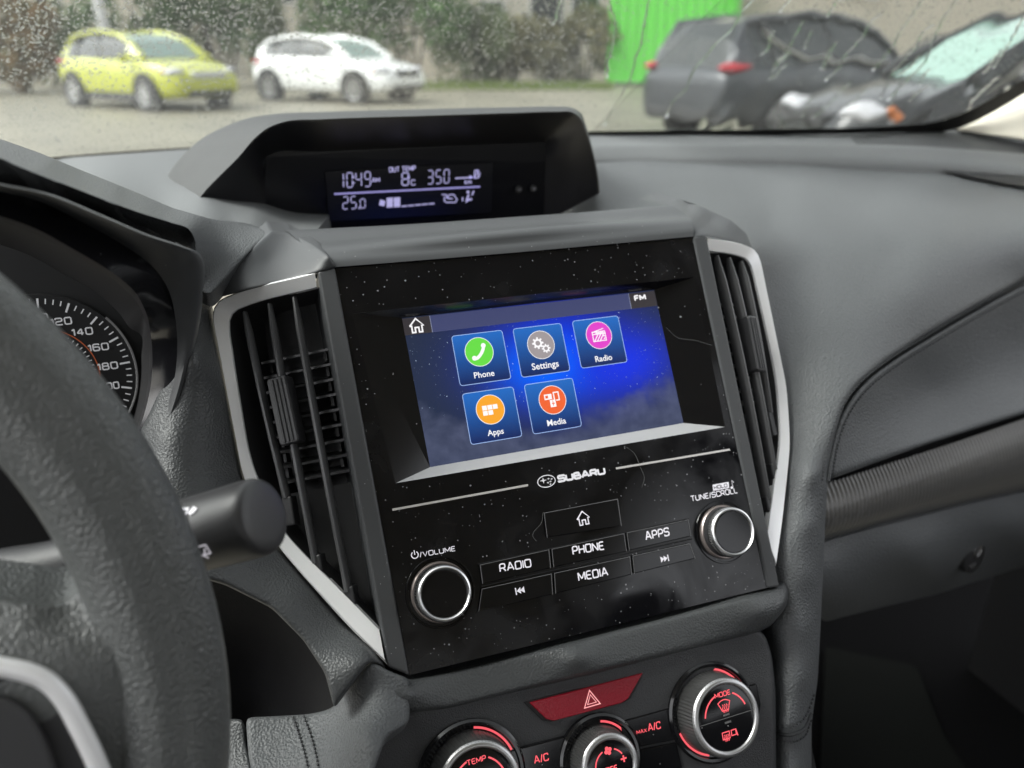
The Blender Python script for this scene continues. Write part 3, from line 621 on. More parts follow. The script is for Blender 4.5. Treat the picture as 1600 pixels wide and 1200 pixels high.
# passenger side pad, running down into the console cheek
PROF = np.array([(.36, 1.046), (.38, 1.062), (.40, 1.077), (.44, 1.101), (.48, 1.116), (.55, 1.127), (.65, 1.132), (.9, 1.134)])
def prof(px, py):                                                            # where the sight line meets the dash top's section
    for y in np.linspace(.34, .9, 1200):
        p = P(px, py, y)
        if p[2] <= np.interp(y, PROF[:, 0], PROF[:, 1]) - .02 * max(0, p[0] - .45): return (px, py, y)
    return (px, py, .9)
pad_ctrl = [prof(x, y) for x, y in ((930, 246), (1100, 244), (1300, 245), (1450, 252), (1600, 266), (1720, 288), (930, 256), (1100, 256), (1300, 256), (1450, 264), (1600, 284), (1720, 306), (1000, 300), (1120, 300), (1250, 300), (1400, 320), (1500, 330), (1600, 340), (1720, 350), (1200, 350), (1300, 370), (1250, 420), (1400, 390), (1500, 390), (1350, 450), (960, 330), (1290, 500), (1420, 460))]
pad_ctrl += [(1600, 438, .452), (1520, 482, .424), (1440, 528, .40), (1385, 565, .381), (1340, 600, .363), (1303, 680, .345)]
pad_ctrl += [(*proj(p), p[1] + .003) for p in VENT_OUT[1][12:-4:5]]
for y in (740, 820, 900, 980, 1060, 1130, 1215):
    ys = .338 - (y - 740) * .000165; xr_ = float(np.interp(y, [740, 900, 1000, 1060, 1130, 1215], [1293, 1286, 1281, 1278, 1268, 1268]))
    pad_ctrl += [(xr_, y, ys), (xr_ - 20, y, ys - .009)]
    if y > 950: pad_ctrl += [(xr_ - 42, y, ys - .008), (1204, y, ys + .004), (1183, y, ys + .022)]
pad_o, padf = skin('passenger_pad', [(895, 250), (925, 247), (1100, 244), (1300, 245), (1450, 251), (1600, 264), (1720, 286), (1720, 376), (1600, 437), (1520, 480), (1440, 527), (1385, 563), (1342, 598), (1318, 635), (1304, 680), (1297, 720), (1292, 770), (1288, 850), (1285, 920), (1281, 1000), (1278, 1060), (1268, 1130), (1268, 1215), (1186, 1215), (1182, 1000), (1192, 930)] + [(proj(p)[0] - 6, proj(p)[1]) for p in VENT_OUT[1][-2:9:-4]] + [(1158, 374), (1130, 352), (1090, 335), (1040, 335), (960, 345), (890, 340), (895, 280)],
     pad_ctrl, VINYL, DB, 9, 9, .004, (0, .03, -.01), reg=1.5e-4)
low_ctrl = [(1290, 745, .340), (1300, 690, .349), (1345, 606, .368), (1440, 536, .406), (1600, 447, .459), (1720, 385, .50), (1350, 690, .356), (1450, 610, .415), (1600, 540, .462), (1720, 490, .50), (1300, 742, .338), (1450, 690, .374), (1600, 643, .418), (1720, 602, .455), (1350, 650, .366), (1600, 600, .444), (1450, 660, .395)]
lo_o, lowf = skin('glovebox_upper_pad', [(1290, 752), (1296, 715), (1305, 676), (1322, 634), (1346, 602), (1390, 566), (1445, 530), (1525, 483), (1605, 440), (1725, 378), (1725, 604), (1600, 646), (1450, 693), (1300, 748)], low_ctrl, VINYL, DB, 8, 10, .005, (0, .03, 0))
# stitched seam: welt and two rows of thread
ln = crom([(1293, 752), (1299, 712), (1309, 672), (1328, 632), (1352, 602), (1396, 567), (1450, 533), (1530, 486), (1610, 443), (1725, 384)], 90)
b = MB(); b.tube(lowf(ln, -.0015), .0016, 8); b.obj('seam_welt', VINYL, DB, smooth=60)
for off in (-7, 8):
    nrm = np.gradient(ln, axis=0); nrm = np.c_[-nrm[:, 1], nrm[:, 0]] / np.linalg.norm(nrm, axis=1)[:, None]
    q = crom(ln - nrm * off, 210); fn = padf if off > 0 else lowf; b = MB(); pp = fn(q, -.0009)
    for i in range(0, 207, 2): b.tube([pp[i], pp[i + 1]], .00045, 5)
    b.obj('stitching', STITCH, DB, kind='stuff')
# ribbed trim strip
tb_ = crom([(1235, 764, .342), (1290, 750, .352), (1380, 722, .376), (1500, 684, .407), (1600, 650, .432), (1725, 606, .466)], 60)
bb_ = crom([(1235, 853, .342), (1290, 841, .352), (1380, 818, .376), (1500, 788, .407), (1600, 764, .432), (1725, 724, .466)], 60)
top3 = crom([P(*p) for p in tb_], 761); bot3 = crom([P(*p) for p in bb_], 761); b = MB(); nt_ = 13
for j in range(nt_):
    t = j / (nt_ - 1); arcd = .016 * math.sin(math.pi * min(1, t * .93 + .07)) ** .8
    for i in range(761):
        k = min(760, max(0, i)); p = top3[k] * (1 - t) + bot3[k] * t; ph = (i + 8 * t) / 8 * 2 * math.pi
        b.v.append(tuple(p + np.array([-.2, -1, .25]) * (arcd + (.0012) * max(-.6, math.sin(ph)))))
b.f = [(j * 761 + i, j * 761 + i + 1, (j + 1) * 761 + i + 1, (j + 1) * 761 + i) for j in range(nt_ - 1) for i in range(760)]; b.m = [0] * len(b.f)
b.obj('ribbed_trim', mat('ribbed_grey', (.22, .217, .214), .32, metal=.3), DB, smooth=180)
b = MB(); b.add([p + np.array([0, .012, 0]) for p in top3[::40]] + [p + np.array([0, .012, 0]) for p in bot3[::40]], [(i, i + 1, 20 + i + 1, 20 + i) for i in range(19)]); b.obj('trim_backing', BLACK, DB)
# glove box
gl_ctrl = [(1286, 850, .350), (1450, 806, .388), (1600, 768, .432), (1720, 732, .465), (1286, 880, .335), (1450, 842, .372), (1600, 806, .414), (1720, 775, .45), (1286, 925, .338), (1450, 890, .376), (1600, 846, .42), (1285, 972, .385), (1450, 932, .43), (1600, 884, .475), (1720, 850, .51)]
_, glf = skin('glovebox_lid', [(1284, 848), (1380, 822), (1500, 792), (1600, 769), (1725, 732), (1725, 848), (1600, 884), (1500, 917), (1450, 932), (1380, 948), (1284, 973)], gl_ctrl, VINYL, DB, 7, 0, 0, (0, .05, .0))
b = MB(); c = glf([(1520, 866)])[0]; g = Fr(c, (.97, .243, .0), (-.041, .165, .985), (.239, -.955, .170))
b.lathe(g, [(.017, -.004), (.017, .0015), (.0155, .0025), (.0001, .0025)], 28); lt = b.obj('glovebox_latch', mat('latch_black', (.03, .03, .031), .35), DB, smooth=40)
b = MB(); b.lathe(g.sub(.002, .004, .0025), [(.0062, 0), (.0060, .0012), (.0048, .0014), (.0044, .0006), (.0001, .0006)], 24); b.obj('lock', mat('lock_metal', (.35, .35, .35), .3, metal=.9), lt, smooth=40)
b = MB(); b.box(g, -.012, -.002, -.010, -.0055, .0022, .0046); b.obj('release_tab', mat('latch_grey', (.05, .05, .05), .35), lt, bevel=.001)
# side demister slot and grille at the far end of the pad
def onpad(px, off=-.001): return padf([px], off)[0]
b = MB(); sl = [(1462, 264), (1530, 279), (1610, 293), (1700, 308)]; su = [(1462, 262), (1530, 268), (1610, 277), (1700, 288)]
A_ = [padf([p], -.016)[0] for p in crom(sl, 20)]; B_ = [padf([p], -.016)[0] for p in crom(su, 20)]
b.add(A_ + B_, [(i, i + 1, 21 + i, 20 + i) for i in range(19)]); b.obj('demister_slot', BLACK, DB)
b = MB()
for i in range(64):
    px = 1322 + 300 * i / 63; q = []
    for t in (.28 + .12 * max(0, 1 - i / 20), .82):
        px2 = px + 22 * t; yb, wb = np.interp(px2, lx, [r[1] for r in rb]), np.interp(px2, lx, [r[2] for r in rb]); yc, wc = np.interp(px2, lx, [r[1] for r in rc_]), np.interp(px2, lx, [r[2] for r in rc_])
        q.append(P(px2, yb + (yc - yb) * t, wb + (wc - wb) * t - .002))
    b.tube(q, .0008, 5)
b.obj('speaker_grille', mat('grille_grey', (.035, .036, .037), .6), DB)
# cowl over the instruments and the left end of the dash top
skin('dash_top', [(20, 274), (60, 254), (110, 246), (210, 239), (320, 231), (420, 226), (520, 222), (520, 330), (490, 366), (440, 378), (360, 378), (250, 350), (140, 310)],
     [zc(60, 254, 1.146), zc(110, 246, 1.148), zc(320, 231, 1.149), zc(520, 222, 1.150), (265, 277, .70), (319, 299, .60), (440, 364, .53), (480, 362, .535), (360, 350, .52), (250, 330, .55), (140, 290, .62), (400, 336, .545), (370, 322, .57), (200, 262, .76), (330, 262, .78)], mat('ledge_vinyl'), DB, 6, 0, 0, (0, .0, -.02))
lip_c = [(-60, 226, .318), (0, 248, .320), (70, 277, .326), (111, 293, .330), (170, 316, .337), (223, 335, .345), (268, 349, .356), (296, 360, .363), (305, 378, .366), (305, 405, .372)]
cw_ctrl = [(-60, 200, .44), (0, 218, .44), (60, 238, .45), (130, 267, .47)] + lip_c + [(200, 296, .47), (180, 304, .385), (70, 259, .37), (270, 326, .47), (265, 340, .40), (330, 345, .48), (310, 368, .40), (390, 350, .50), (424, 361, .463), (398, 384, .444), (380, 378, .445), (330, 440, .396), (305, 448, .392), (350, 430, .41), (372, 412, .428)]
_, cwf = skin('instrument_cowl', [(-60, 198), (0, 217), (60, 238), (130, 267), (200, 295), (270, 325), (330, 342), (382, 348), (426, 361), (400, 384), (374, 412), (348, 441), (328, 462), (318, 458), (304, 450), (303, 420), (305, 398), (304, 376), (296, 360), (268, 349), (223, 335), (170, 316), (111, 293), (70, 277), (0, 248), (-60, 226)], cw_ctrl, VINYL2, DB, 5, 6, .004, (0, .02, -.012))
und = [(-60, 276, .352), (0, 296, .354), (60, 312, .358), (111, 327, .362), (170, 345, .368), (223, 361, .376), (262, 373, .388), (290, 386, .40), (304, 398, .41), (306, 420, .41)]
strip3([[(x, y - 1, w + .004) for x, y, w in lip_c], [((p[0] + q[0]) / 2, (p[1] + q[1]) / 2, p[2] * .75 + q[2] * .25 + .006) for p, q in zip(lip_c, und)], und], 'cowl_underside', VINYL2, DB, 70, 10)
# knee side panel left of the vent, pocket, lower side of the console
kn_ctrl = [fc(327, 470, -.026), fc(345, 560, -.026), fc(372, 700, -.027), fc(382, 750, -.026), fc(430, 850, -.02), fc(540, 975, -.009), fc(606, 1043, -.001), (304, 452, .392), (300, 560, .386), (262, 560, .41), (254, 690, .378), (210, 700, .395), (225, 760, .368), (285, 480, .41), (330, 908, .33), (420, 948, .325), (500, 1040, .303), (522, 1108, .288), (575, 1032, .296), (300, 700, .375), (360, 830, .35), (300, 840, .345), (460, 930, .33), (310, 600, .39)]
skin('side_panel', [(303, 449), (318, 457), (327, 466), (336, 520), (347, 580), (372, 706), (381, 748), (405, 800), (431, 852), (485, 917), (541, 978), (606, 1044), (577, 1034), (522, 1108), (508, 1052), (474, 1000), (424, 950), (352, 914), (320, 905), (250, 850), (190, 770), (205, 706), (240, 630), (262, 550), (285, 480), (296, 452)], kn_ctrl, VINYL2, DB, 6, 7, .004, (0, .04, 0))
skin('knee_pocket', [(240, 860), (320, 900), (352, 908), (428, 944), (480, 994), (514, 1048), (540, 1125), (500, 1160), (360, 1170), (300, 1170), (220, 1000)],
     [(250, 870, .40), (352, 912, .39), (428, 948, .385), (480, 998, .375), (514, 1050, .36), (524, 1108, .345), (400, 1040, .43), (300, 1120, .42), (480, 1118, .40), (360, 1120, .42), (300, 1000, .43), (400, 1090, .43)], mat('pocket_plastic', (.010, .010, .011), .8, spec=.15, bump=('noise', 1100, .0005)), DB, 8, 0, 0, (0, .02, 0))

# ================================================================== centre console: padded roll, climate controls
CC = thing('centre_console', 'dark grey centre console with red-lit climate controls below the touchscreen', 'centre console', (.16, .3, .75))
roll_c = [fc(590, 1062, .002), fc(608, 1047, .0), fc(640, 1060, .001), fc(900, 1000, .001), fc(1200, 920, .001), fc(1226, 908, -.006), fc(600, 1064, .012), fc(640, 1085, .013), fc(900, 1028, .013), fc(1190, 955, .012), fc(1222, 940, .006), fc(640, 1112, .004), fc(900, 1054, .004), fc(1180, 986, .003), fc(1212, 985, .0)]
skin('padded_roll', [(596, 1043), (608, 1048), (626, 1059), (642, 1061), (760, 1034), (900, 1000), (1050, 962), (1200, 921), (1216, 912), (1229, 900), (1234, 925), (1228, 950), (1205, 978), (1180, 990), (1050, 1022), (900, 1060), (700, 1108), (640, 1114), (610, 1108), (594, 1090), (590, 1062)], roll_c, VINYL2, CC, 6, 8, .005, (0, .03, 0))
fl_ctrl = [(384, 1121, .320), (480, 1117, .312), (522, 1105, .306), (577, 1033, .300), (606, 1049, .296), (640, 1062, .294), (600, 1100, .285), (570, 1150, .268), (570, 1230, .25), (480, 1230, .275), (398, 1230, .287), (480, 1170, .293), (530, 1150, .286), (640, 1130, .279)]
skin('console_flank', [(384, 1121), (430, 1119), (482, 1116), (510, 1110), (524, 1103), (550, 1068), (577, 1033), (592, 1039), (606, 1048), (640, 1060), (640, 1130), (604, 1150), (575, 1230), (398, 1230), (388, 1180)], fl_ctrl, VINYL, CC, 7, 6, .003, (0, .02, -.027), reg=1e-4)
skin('lower_knee_cover', [(330, 1124), (381, 1123), (384, 1160), (398, 1222), (320, 1222)], [(330, 1124, .335), (381, 1123, .325), (384, 1160, .318), (398, 1222, .295), (320, 1222, .31), (350, 1170, .318)], VINYL2, CC, 7, 5, .002, (0, .02, -.028))
ffl = tps(fl_ctrl, 1e-4)
b = MB()
for l in ([(458, 1120), (468, 1150), (480, 1195), (484, 1222)], [(474, 1118), (486, 1150), (497, 1195), (502, 1222)]):
    q = crom(l, 34); pp = [P(x, y, float(f_) - .0008) for (x, y), f_ in zip(q, ffl(q))]
    for i in range(0, 33, 2): b.tube([pp[i], pp[i + 1]], .0005, 5)
b.obj('stitching', STITCH, CC, kind='stuff')
b = MB()
for l in ([(1208, 1134), (1235, 1137), (1252, 1128), (1266, 1105), (1272, 1085)], [(1208, 1154), (1238, 1160), (1256, 1152), (1268, 1125)]):
    q = crom(l, 30); pp = padf(q, -.0008)
    for i in range(0, 29, 2): b.tube([pp[i], pp[i + 1]], .0005, 5)
q = crom([(1206, 1144), (1236, 1148), (1254, 1140), (1267, 1115)], 24); b.tube(padf(q, -.0002), .0011, 6)
b.obj('stitching', STITCH, CC, kind='stuff')
PW = -.003
FP = Fr(FF.pt(0, 0, PW), FF.a, FF.b, FF.c)
pan = [(550, 1112), (600, 1104), (640, 1108), (700, 1098), (900, 1050), (1050, 1012), (1178, 980), (1196, 992), (1206, 1024), (1212, 1080), (1213, 1218), (548, 1218)]
skin('climate_panel', pan, [fc(*p, PW + (.002 if i < 7 else 0)) for i, p in enumerate(pan)] + [fc(900, 1100, PW), fc(700, 1150, PW), fc(1000, 1150, PW), fc(900, 1064, PW + .0035), fc(1100, 1012, PW + .0035), fc(650, 1124, PW + .003), fc(900, 1076, PW), fc(1150, 1020, PW), fc(640, 1140, PW)], PANEL, CC, 6, 6, .004, (0, .03, 0))
b = MB(); b.box(FF, .004, .236, -.25, -.004, -.06, -.032); b.obj('console_core', BLACK, CC)
# hazard switch
b = MB(); hz = [FP.hit(*p, .001) for p in ((822, 1097), (1007, 1049), (982, 1092), (972, 1098), (862, 1127), (850, 1124))]
c0 = np.mean(hz, 0); b.prism(FP, [tuple(c0 + (np.array(p) - c0) * 1.045) for p in hz], -.004, .0012); hs_ = b.obj('hazard_switch', BLACK, CC, bevel=.0005)
b = MB(); b.prism(FP, [tuple(c0 + (np.array(p) - c0) * .96) for p in hz], .0012, .0022); b.obj('red_lens', REDLENS, hs_, bevel=.0006)
b = MB(); c = FP.hit(924, 1094, .0025)
for s, wd in ((.0052, .0007), (.0029, .0005)): b.ribbon(FP, [(c[0] - s * .86, c[1] - s * .55), (c[0] + s * .86, c[1] - s * .55), (c[0], c[1] + s * .95)], wd, .0025, True)
b.obj('warning_triangle', mat('hazard_print', (.8, .4, .4), .5, emit=(1, .35, .38), es=.8), hs_, recalc=False)
# rows of buttons between the dials
def strip(px4, words, nm='button', label=None, m=None):
    b = MB(); q = [FP.hit(*p, .001) for p in px4]; b.prism(FP, q, -.003, .0014); o = b.obj(nm, m or GLOSS2, CC, label, bevel=.0005)
    if words:
        t = MB()
        for (s, p0, p1, h) in words: pxword(t, FP, s, p0, p1, h, .15, .0018)
        t.obj('lettering', REDGLOW, o, recalc=False)
strip([(785, 1222), (778, 1178), (886, 1150), (896, 1200)], [('A/C', (835, 1194), (858, 1188), 13)], label='air conditioning button')
strip([(975, 1172), (968, 1128), (1046, 1106), (1056, 1156)], [('MAX', (995, 1147.5), (1011, 1143.8), 6), ('A/C', (1013, 1143.2), (1033, 1138.4), 12)], label='maximum air conditioning button')
strip([(985, 1215), (978, 1176), (1056, 1160), (1066, 1200)], None, label='blank lower button')
strip([(1160, 1074), (1182, 1068), (1188, 1100), (1185, 1130), (1172, 1150), (1150, 1150)], None, 'end_button')
# dials
def dial(wpx, R, r, hgt, marks, label):
    u, v = FP.hit(*wpx, .001); g = FP.sub(u, v, 0)
    b = MB(); b.lathe(g, [(R, -.002), (R, .0022), (R - .0012, .0032), (R - .0026, .0030), (R - .0032, .0010), (r + .001, .0008)], 64, capped=False); k = b.obj('dial', GLOSS2, CC, label, smooth=40)
    b = MB()
    for a0, a1 in ((18, 78), (195, 252)): b.ribbon(g, arc((0, 0), R - .0042, a0, a1, 24), .0011, .0013)
    b.obj('light_ring', REDGLOW, k, recalc=False)
    b = MB(); b.lathe(g, [(r + .0006, 0), (r, hgt * .35, .0006), (r - .0004, hgt * .86, .0006), (r - .0014, hgt * .99)], 144, capped=False); b.obj('knurled_grip', mat('grip_metal', (.22, .22, .22), .38, metal=.85), k, smooth=25)
    b = MB(); b.lathe(g, [(r - .0009, hgt * .93), (r - .0014, hgt * .99), (r - .0024, hgt * 1.03), (r - .0036, hgt * 1.03), (r - .0042, hgt * .97), (r - .0044, hgt * .93)], 72, capped=False); b.obj('rim', mat('dial_silver', (.52, .52, .52), .34, metal=.9), k, smooth=60)
    b = MB(); b.lathe(g, [(r - .0042, hgt * .95), (r - .006, hgt * .965), (.0001, hgt * .965)], 48); cp = b.obj('cap', GLOSS2, k, smooth=30)
    t = MB(); marks(t, Fr(g.pt(0, 0, hgt * .965), g.a, g.b, g.c), r - .0044); t.obj('symbol', [REDGLOW, mat('seam_line', (.12, .12, .12), .4)], k, recalc=False)
    return g
def wave(t, g, x, y0, y1, wd, w=.0003): t.ribbon(g, [(x + .0004 * math.sin(k * 1.6), y0 + (y1 - y0) * k / 6) for k in range(7)], wd, w)
def m_mode(t, g, r):
    t.ribbon(g, arc((0, 0), r * .78, 110, 167, 16), .0008, .0003); t.ribbon(g, arc((0, 0), r * .78, 18, 62, 16), .0008, .0003)
    word(t, g, 'MODE', -.0046, r * .66, .0026, .0050, .16)
    t.ribbon(g, [(-.0036, .0080), (-.0018, .0038), (.0018, .0038), (.0036, .0080)] + arc((0, .0070), .0036, 20, 160, 8, .0022)[1:-1], .0005, .0003, True)
    for x in (-.0012, 0, .0012): wave(t, g, x, .0028, .0070, .0004)
    t.ribbon(g, [(-r, 0), (r, 0)], .0004, .0003, mi=1)
    for y in (.0016, -.0022): t.ribbon(g, [(-.002, y), (.002, y)], .0010, .0003, mi=1)
    t.ribbon(g, [(-.0048, -.0100), (-.0006, -.0100), (-.0004, -.0066), (-.0046, -.0066)], .0005, .0003, True)
    t.ribbon(g, [(.0006, -.0092), (.0034, -.0092), (.0036, -.0066), (.0008, -.0066)], .0005, .0003, True); t.ribbon(g, [(.0036, -.0066), (.0042, -.0100)], .0006, .0003)
    for x in (-.0036, -.0026, -.0016): wave(t, g, x, -.0112, -.0078, .0004)
def fan(t, g, c, s):
    for k in range(4):
        a = math.pi / 2 * k + .4; t.add([g.pt(*p, .0003) for p in arc((c[0] + s * .5 * math.cos(a), c[1] + s * .5 * math.sin(a)), s * .42, 0, 330, 11)], [tuple(range(12))])
def m_fan(t, g, r):
    fan(t, g, (0, r * .62), .0024); t.ribbon(g, arc((0, 0), r * .68, 112, 175, 12), .0007, .0003); t.ribbon(g, arc((0, 0), r * .68, 30, 66, 12), .0007, .0003)
    c = (r * .62, .0016); t.ribbon(g, [(c[0] - .0016, c[1]), (c[0] + .0016, c[1])], .0008, .0003); t.ribbon(g, [(c[0], c[1] - .0016), (c[0], c[1] + .0016)], .0008, .0004)
    t.ribbon(g, [(-r * .62 - .0016, -.001), (-r * .62 + .0016, -.001)], .0008, .0003); word(t, g, 'OFF', -.0034, -.003, .0030, .0034, .2)
def m_temp(t, g, r):
    word(t, g, 'TEMP', -.0046, r * .62, .0026, .0050, .16); t.ribbon(g, arc((0, 0), r * .78, 110, 167, 14), .0008, .0003); t.ribbon(g, arc((0, 0), r * .78, 18, 62, 14), .0008, .0003)
    t.ribbon(g, [(-r, -.002), (r, -.002)], .0004, .0003, mi=1)
dial((1112, 1112), .0262, .0208, .0165, m_mode, 'airflow mode dial'); dial((938, 1186), .0225, .0164, .0145, m_fan, 'fan speed dial'); dial((738, 1214), .0270, .0212, .0165, m_temp, 'temperature dial')

# ================================================================== footwell
b = MB()
b.add([(.33, .30, .42), (1.3, .30, .42), (1.3, .78, .42), (.33, .78, .42), (.33, 1.0, .75), (1.3, 1.0, .75), (.33, 1.0, 1.05), (1.3, 1.0, 1.05)], [(0, 1, 2, 3), (3, 2, 5, 4), (4, 5, 7, 6)])
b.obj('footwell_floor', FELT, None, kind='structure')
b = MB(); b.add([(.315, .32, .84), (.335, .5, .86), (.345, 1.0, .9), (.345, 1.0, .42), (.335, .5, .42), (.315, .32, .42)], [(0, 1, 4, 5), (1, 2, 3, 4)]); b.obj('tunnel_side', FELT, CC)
b = MB(); mt = [PZ(*p, .426) for p in ((1285, 1010), (1420, 1035), (1500, 1215), (1270, 1215))]
fm = [PZ(1290, 1010, .43), PZ(1432, 1040, .43), PZ(1475, 1150, .43), PZ(1545, 1250, .43), PZ(1280, 1250, .43)]
b.add(fm + [p - np.array([0, 0, .008]) for p in fm], [(0, 1, 2, 3, 4)] + [(i, (i + 1) % 5, 5 + (i + 1) % 5, 5 + i) for i in range(5)])
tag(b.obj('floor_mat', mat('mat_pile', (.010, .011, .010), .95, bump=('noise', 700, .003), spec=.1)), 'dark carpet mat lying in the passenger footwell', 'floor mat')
# ================================================================== information display under its hood
ID = thing('information_display', 'hooded black information display on top of the dash showing the time in violet digits', 'display', P(640, 340, .62))
front = [(303, 322, .58), (319, 300, .58), (345, 273, .578), (372, 246, .576), (400, 214, .572), (418, 200, .569), (445, 190, .567), (500, 186.5, .565), (660, 181, .565), (800, 176.5, .565), (870, 174.5, .565), (893, 175, .565), (905, 183, .566), (915, 205, .568), (927, 240, .572), (934, 272, .576), (937, 300, .58)]
crest = [(255, 296, .70), (265, 276, .70), (288, 246, .69), (316, 220, .68), (350, 200, .665), (385, 186, .655), (430, 178, .645), (500, 175, .64), (660, 170.5, .64), (800, 167.5, .64), (868, 166.5, .64), (893, 168, .64), (906, 175, .642), (915, 195, .65), (924, 228, .66), (930, 262, .67), (931, 290, .68)]
back = [(250, 305, .80), (260, 286, .80), (285, 258, .80), (312, 234, .80), (345, 220, .79), (382, 208, .79), (425, 202, .78), (500, 200, .78), (660, 196, .78), (800, 193, .78), (860, 192, .78), (876, 195, .78), (884, 202, .78), (890, 220, .79), (895, 245, .80), (898, 270, .80), (899, 295, .80)]
HOODM = mat('hood_plastic', (.026, .027, .027), .5, bump=('noise', 1300, .0002), spec=.5)
b4 = [(q[0] + (c[0] - q[0]) * .5, q[1] + (c[1] - q[1]) * .35, .71) for q, c in zip(back, crest)]
mid = [((f_[0] + c[0]) / 2, (f_[1] * .45 + c[1] * .55) - (1.0 if 5 < i < 12 else 0), (f_[2] + c[2]) / 2) for i, (f_, c) in enumerate(zip(front, crest))]
strip3([front, mid, crest, back], 'hood', HOODM, ID, 110, 26, smooth=70)
lens = [(417, 374, .606), (416, 352, .605), (415, 320, .604), (413, 290, .603), (412, 262, .603), (412, 248, .602), (424, 241, .602), (500, 237, .602), (660, 230, .602), (800, 224, .602), (838, 222.5, .602), (851, 222, .602), (853, 230, .602), (852.5, 245, .602), (852, 270, .603), (851, 310, .604), (850, 348, .606)]
lip = [(f_[0] + (l[0] - f_[0]) * .02, f_[1] + (l[1] - f_[1]) * .05 + .6, f_[2] + .0015) for f_, l in zip(front, lens)]
strip3([front, lip], 'rim', mat('rim_plastic', (.03, .03, .031), .45), ID, 110, 3)
strip3([lip, lens], 'visor_lining', mat('visor_black', (.012, .012, .014), .32, spec=.5), ID, 90, 8, smooth=35)
b = MB(); b.add(list(crom([P(*p) for p in lens], 90)), [tuple(range(90))]); b.obj('display_lens', mat('lens_black', (.006, .006, .008), .25, spec=.35), ID)
D = Fr(P(412, 243, .6005), (1, 0, 0), (0, 0, 1), (0, -1, 0))
b = MB(); q = [D.hit(*p) for p in ((508, 268), (770, 254), (768, 332), (514, 345))]; b.add([D.pt(*p, .0002) for p in q], [(0, 1, 2, 3)]); b.obj('lcd_glass', mat('lcd_black', (.006, .006, .008), .25, spec=.35, emit=(.03, .03, .06), es=.01), ID, recalc=False)
SEG = {'0': 'abcdef', '1': 'bc', '2': 'abged', '3': 'abgcd', '4': 'fgbc', '5': 'afgcd', '8': 'abcdefg', '9': 'abcdfg'}
def segdigit(b, d, x, y, w, h, th=.14, mi=0):
    g = .05 * h; sl = .06
    pt = lambda u, v: (x + u * w + v * h * sl, y + v * h)
    L_ = {'a': ((.1, 1), (.9, 1)), 'd': ((.1, 0), (.9, 0)), 'g': ((.12, .5), (.88, .5)), 'f': ((0, .55), (0, .95)), 'e': ((0, .05), (0, .45)), 'b': ((1, .55), (1, .95)), 'c': ((1, .05), (1, .45))}
    for s in SEG[d]: b.ribbon(D, [pt(*p) for p in L_[s]], th * w * 1.35, .0005, mi=mi)
def segs(s, p0, p1, hpx, wfrac=.55, name='digits'):
    b = MB(); u0, v0 = D.hit(*p0); u1, v1 = D.hit(*p1); k = (u1 - u0) / math.dist(p0, p1); h = hpx * k; v = (v0 + v1) / 2 + .0006
    n = len(s.replace(':', '').replace('.', '')); cw = (u1 - u0) / (n + .0); x = u0
    for ch in s:
        if ch == ':':
            for yy in (.3, .7): b.add([D.pt(x - cw * .18 + p[0], v + h * yy + p[1], .0005) for p in ((-.0005, -.0005), (.0005, -.0005), (.0005, .0005), (-.0005, .0005))], [(0, 1, 2, 3)])
            continue
        segdigit(b, ch, x, v, cw * .62, h); x += cw
    b.obj(name, LCD, ID, recalc=False)
segs('10:49', (528, 294.5), (584, 292), 22); segs('8', (628, 290.5), (644, 290), 18.5); segs('350', (668, 288.5), (706, 286.5), 19.5); segs('25', (536, 328), (561, 326.5), 19); b = MB(); b.add([D.pt(*D.hit(*p), .0005) for p in ((560, 326), (562.4, 326), (562.4, 323.4), (560, 323.4))], [(0, 1, 2, 3)]); b.obj('decimal_point', LCD, ID, recalc=False); segs('0', (563, 326), (575, 325.5), 13.5)
b = MB(); pxword(b, D, 'AM', (581, 285.5), (594, 284.6), 8.5, .17, .0005); b.obj('lettering', LCD, ID, recalc=False)
b = MB(); pxword(b, D, 'OUT TEMP', (608, 269.5), (650, 266.5), 9, .18, .0005); b.obj('lettering', LCD, ID, recalc=False)
b = MB(); pxword(b, D, 'C', (642, 290), (649, 289.6), 10, .15, .0005); b.ribbon(D, arc(D.hit(638.5, 277), .0008, 0, 330, 10), .0005, .0005); b.obj('lettering', LCD, ID, recalc=False)
b = MB(); pxword(b, D, 'km', (726, 288), (737, 287.4), 8.5, .17, .0005); b.obj('lettering', LCD, ID, recalc=False)
b = MB(); b.ribbon(D, [D.hit(522, 303), D.hit(750, 291.5)], .0012, .0005); b.obj('divider_line', mat('lcd_line', (.2, .2, .4), .5, emit=(.42, .38, .85), es=.6), ID, recalc=False)
b = MB(); b.ribbon(D, [D.hit(711, 278.5), D.hit(738, 277)], .0010, .0005); b.add([D.pt(*D.hit(*p), .0005) for p in ((733, 273.5), (740, 276.8), (733.5, 280))], [(0, 1, 2)])
q = [D.hit(*p) for p in ((741, 278), (741.5, 266.5), (747, 266), (747, 277.5))]; b.ribbon(D, q, .0009, .0005, True); b.ribbon(D, [q[0], q[2]], .0008, .0005); b.ribbon(D, [D.hit(748, 277), D.hit(750, 269)], .0006, .0005); b.obj('fuel_range_symbol', LCD, ID, recalc=False)
b = MB()
c = D.hit(597, 317)
for k in range(4):
    a = math.pi / 2 * k + .5; b.add([D.pt(*p, .0005) for p in arc((c[0] + .0014 * math.cos(a), c[1] + .0014 * math.sin(a)), .0012, 0, 330, 11)], [tuple(range(12))])
for x0, x1 in ((604, 613.5), (615, 625)): b.add([D.pt(*D.hit(*p), .0005) for p in ((x0, 324.2 - (x0 - 604) * .05), (x1, 323.7 - (x1 - 613) * .05), (x1, 308.5 - (x1 - 613) * .05), (x0, 309 - (x0 - 604) * .05))], [(0, 1, 2, 3)])
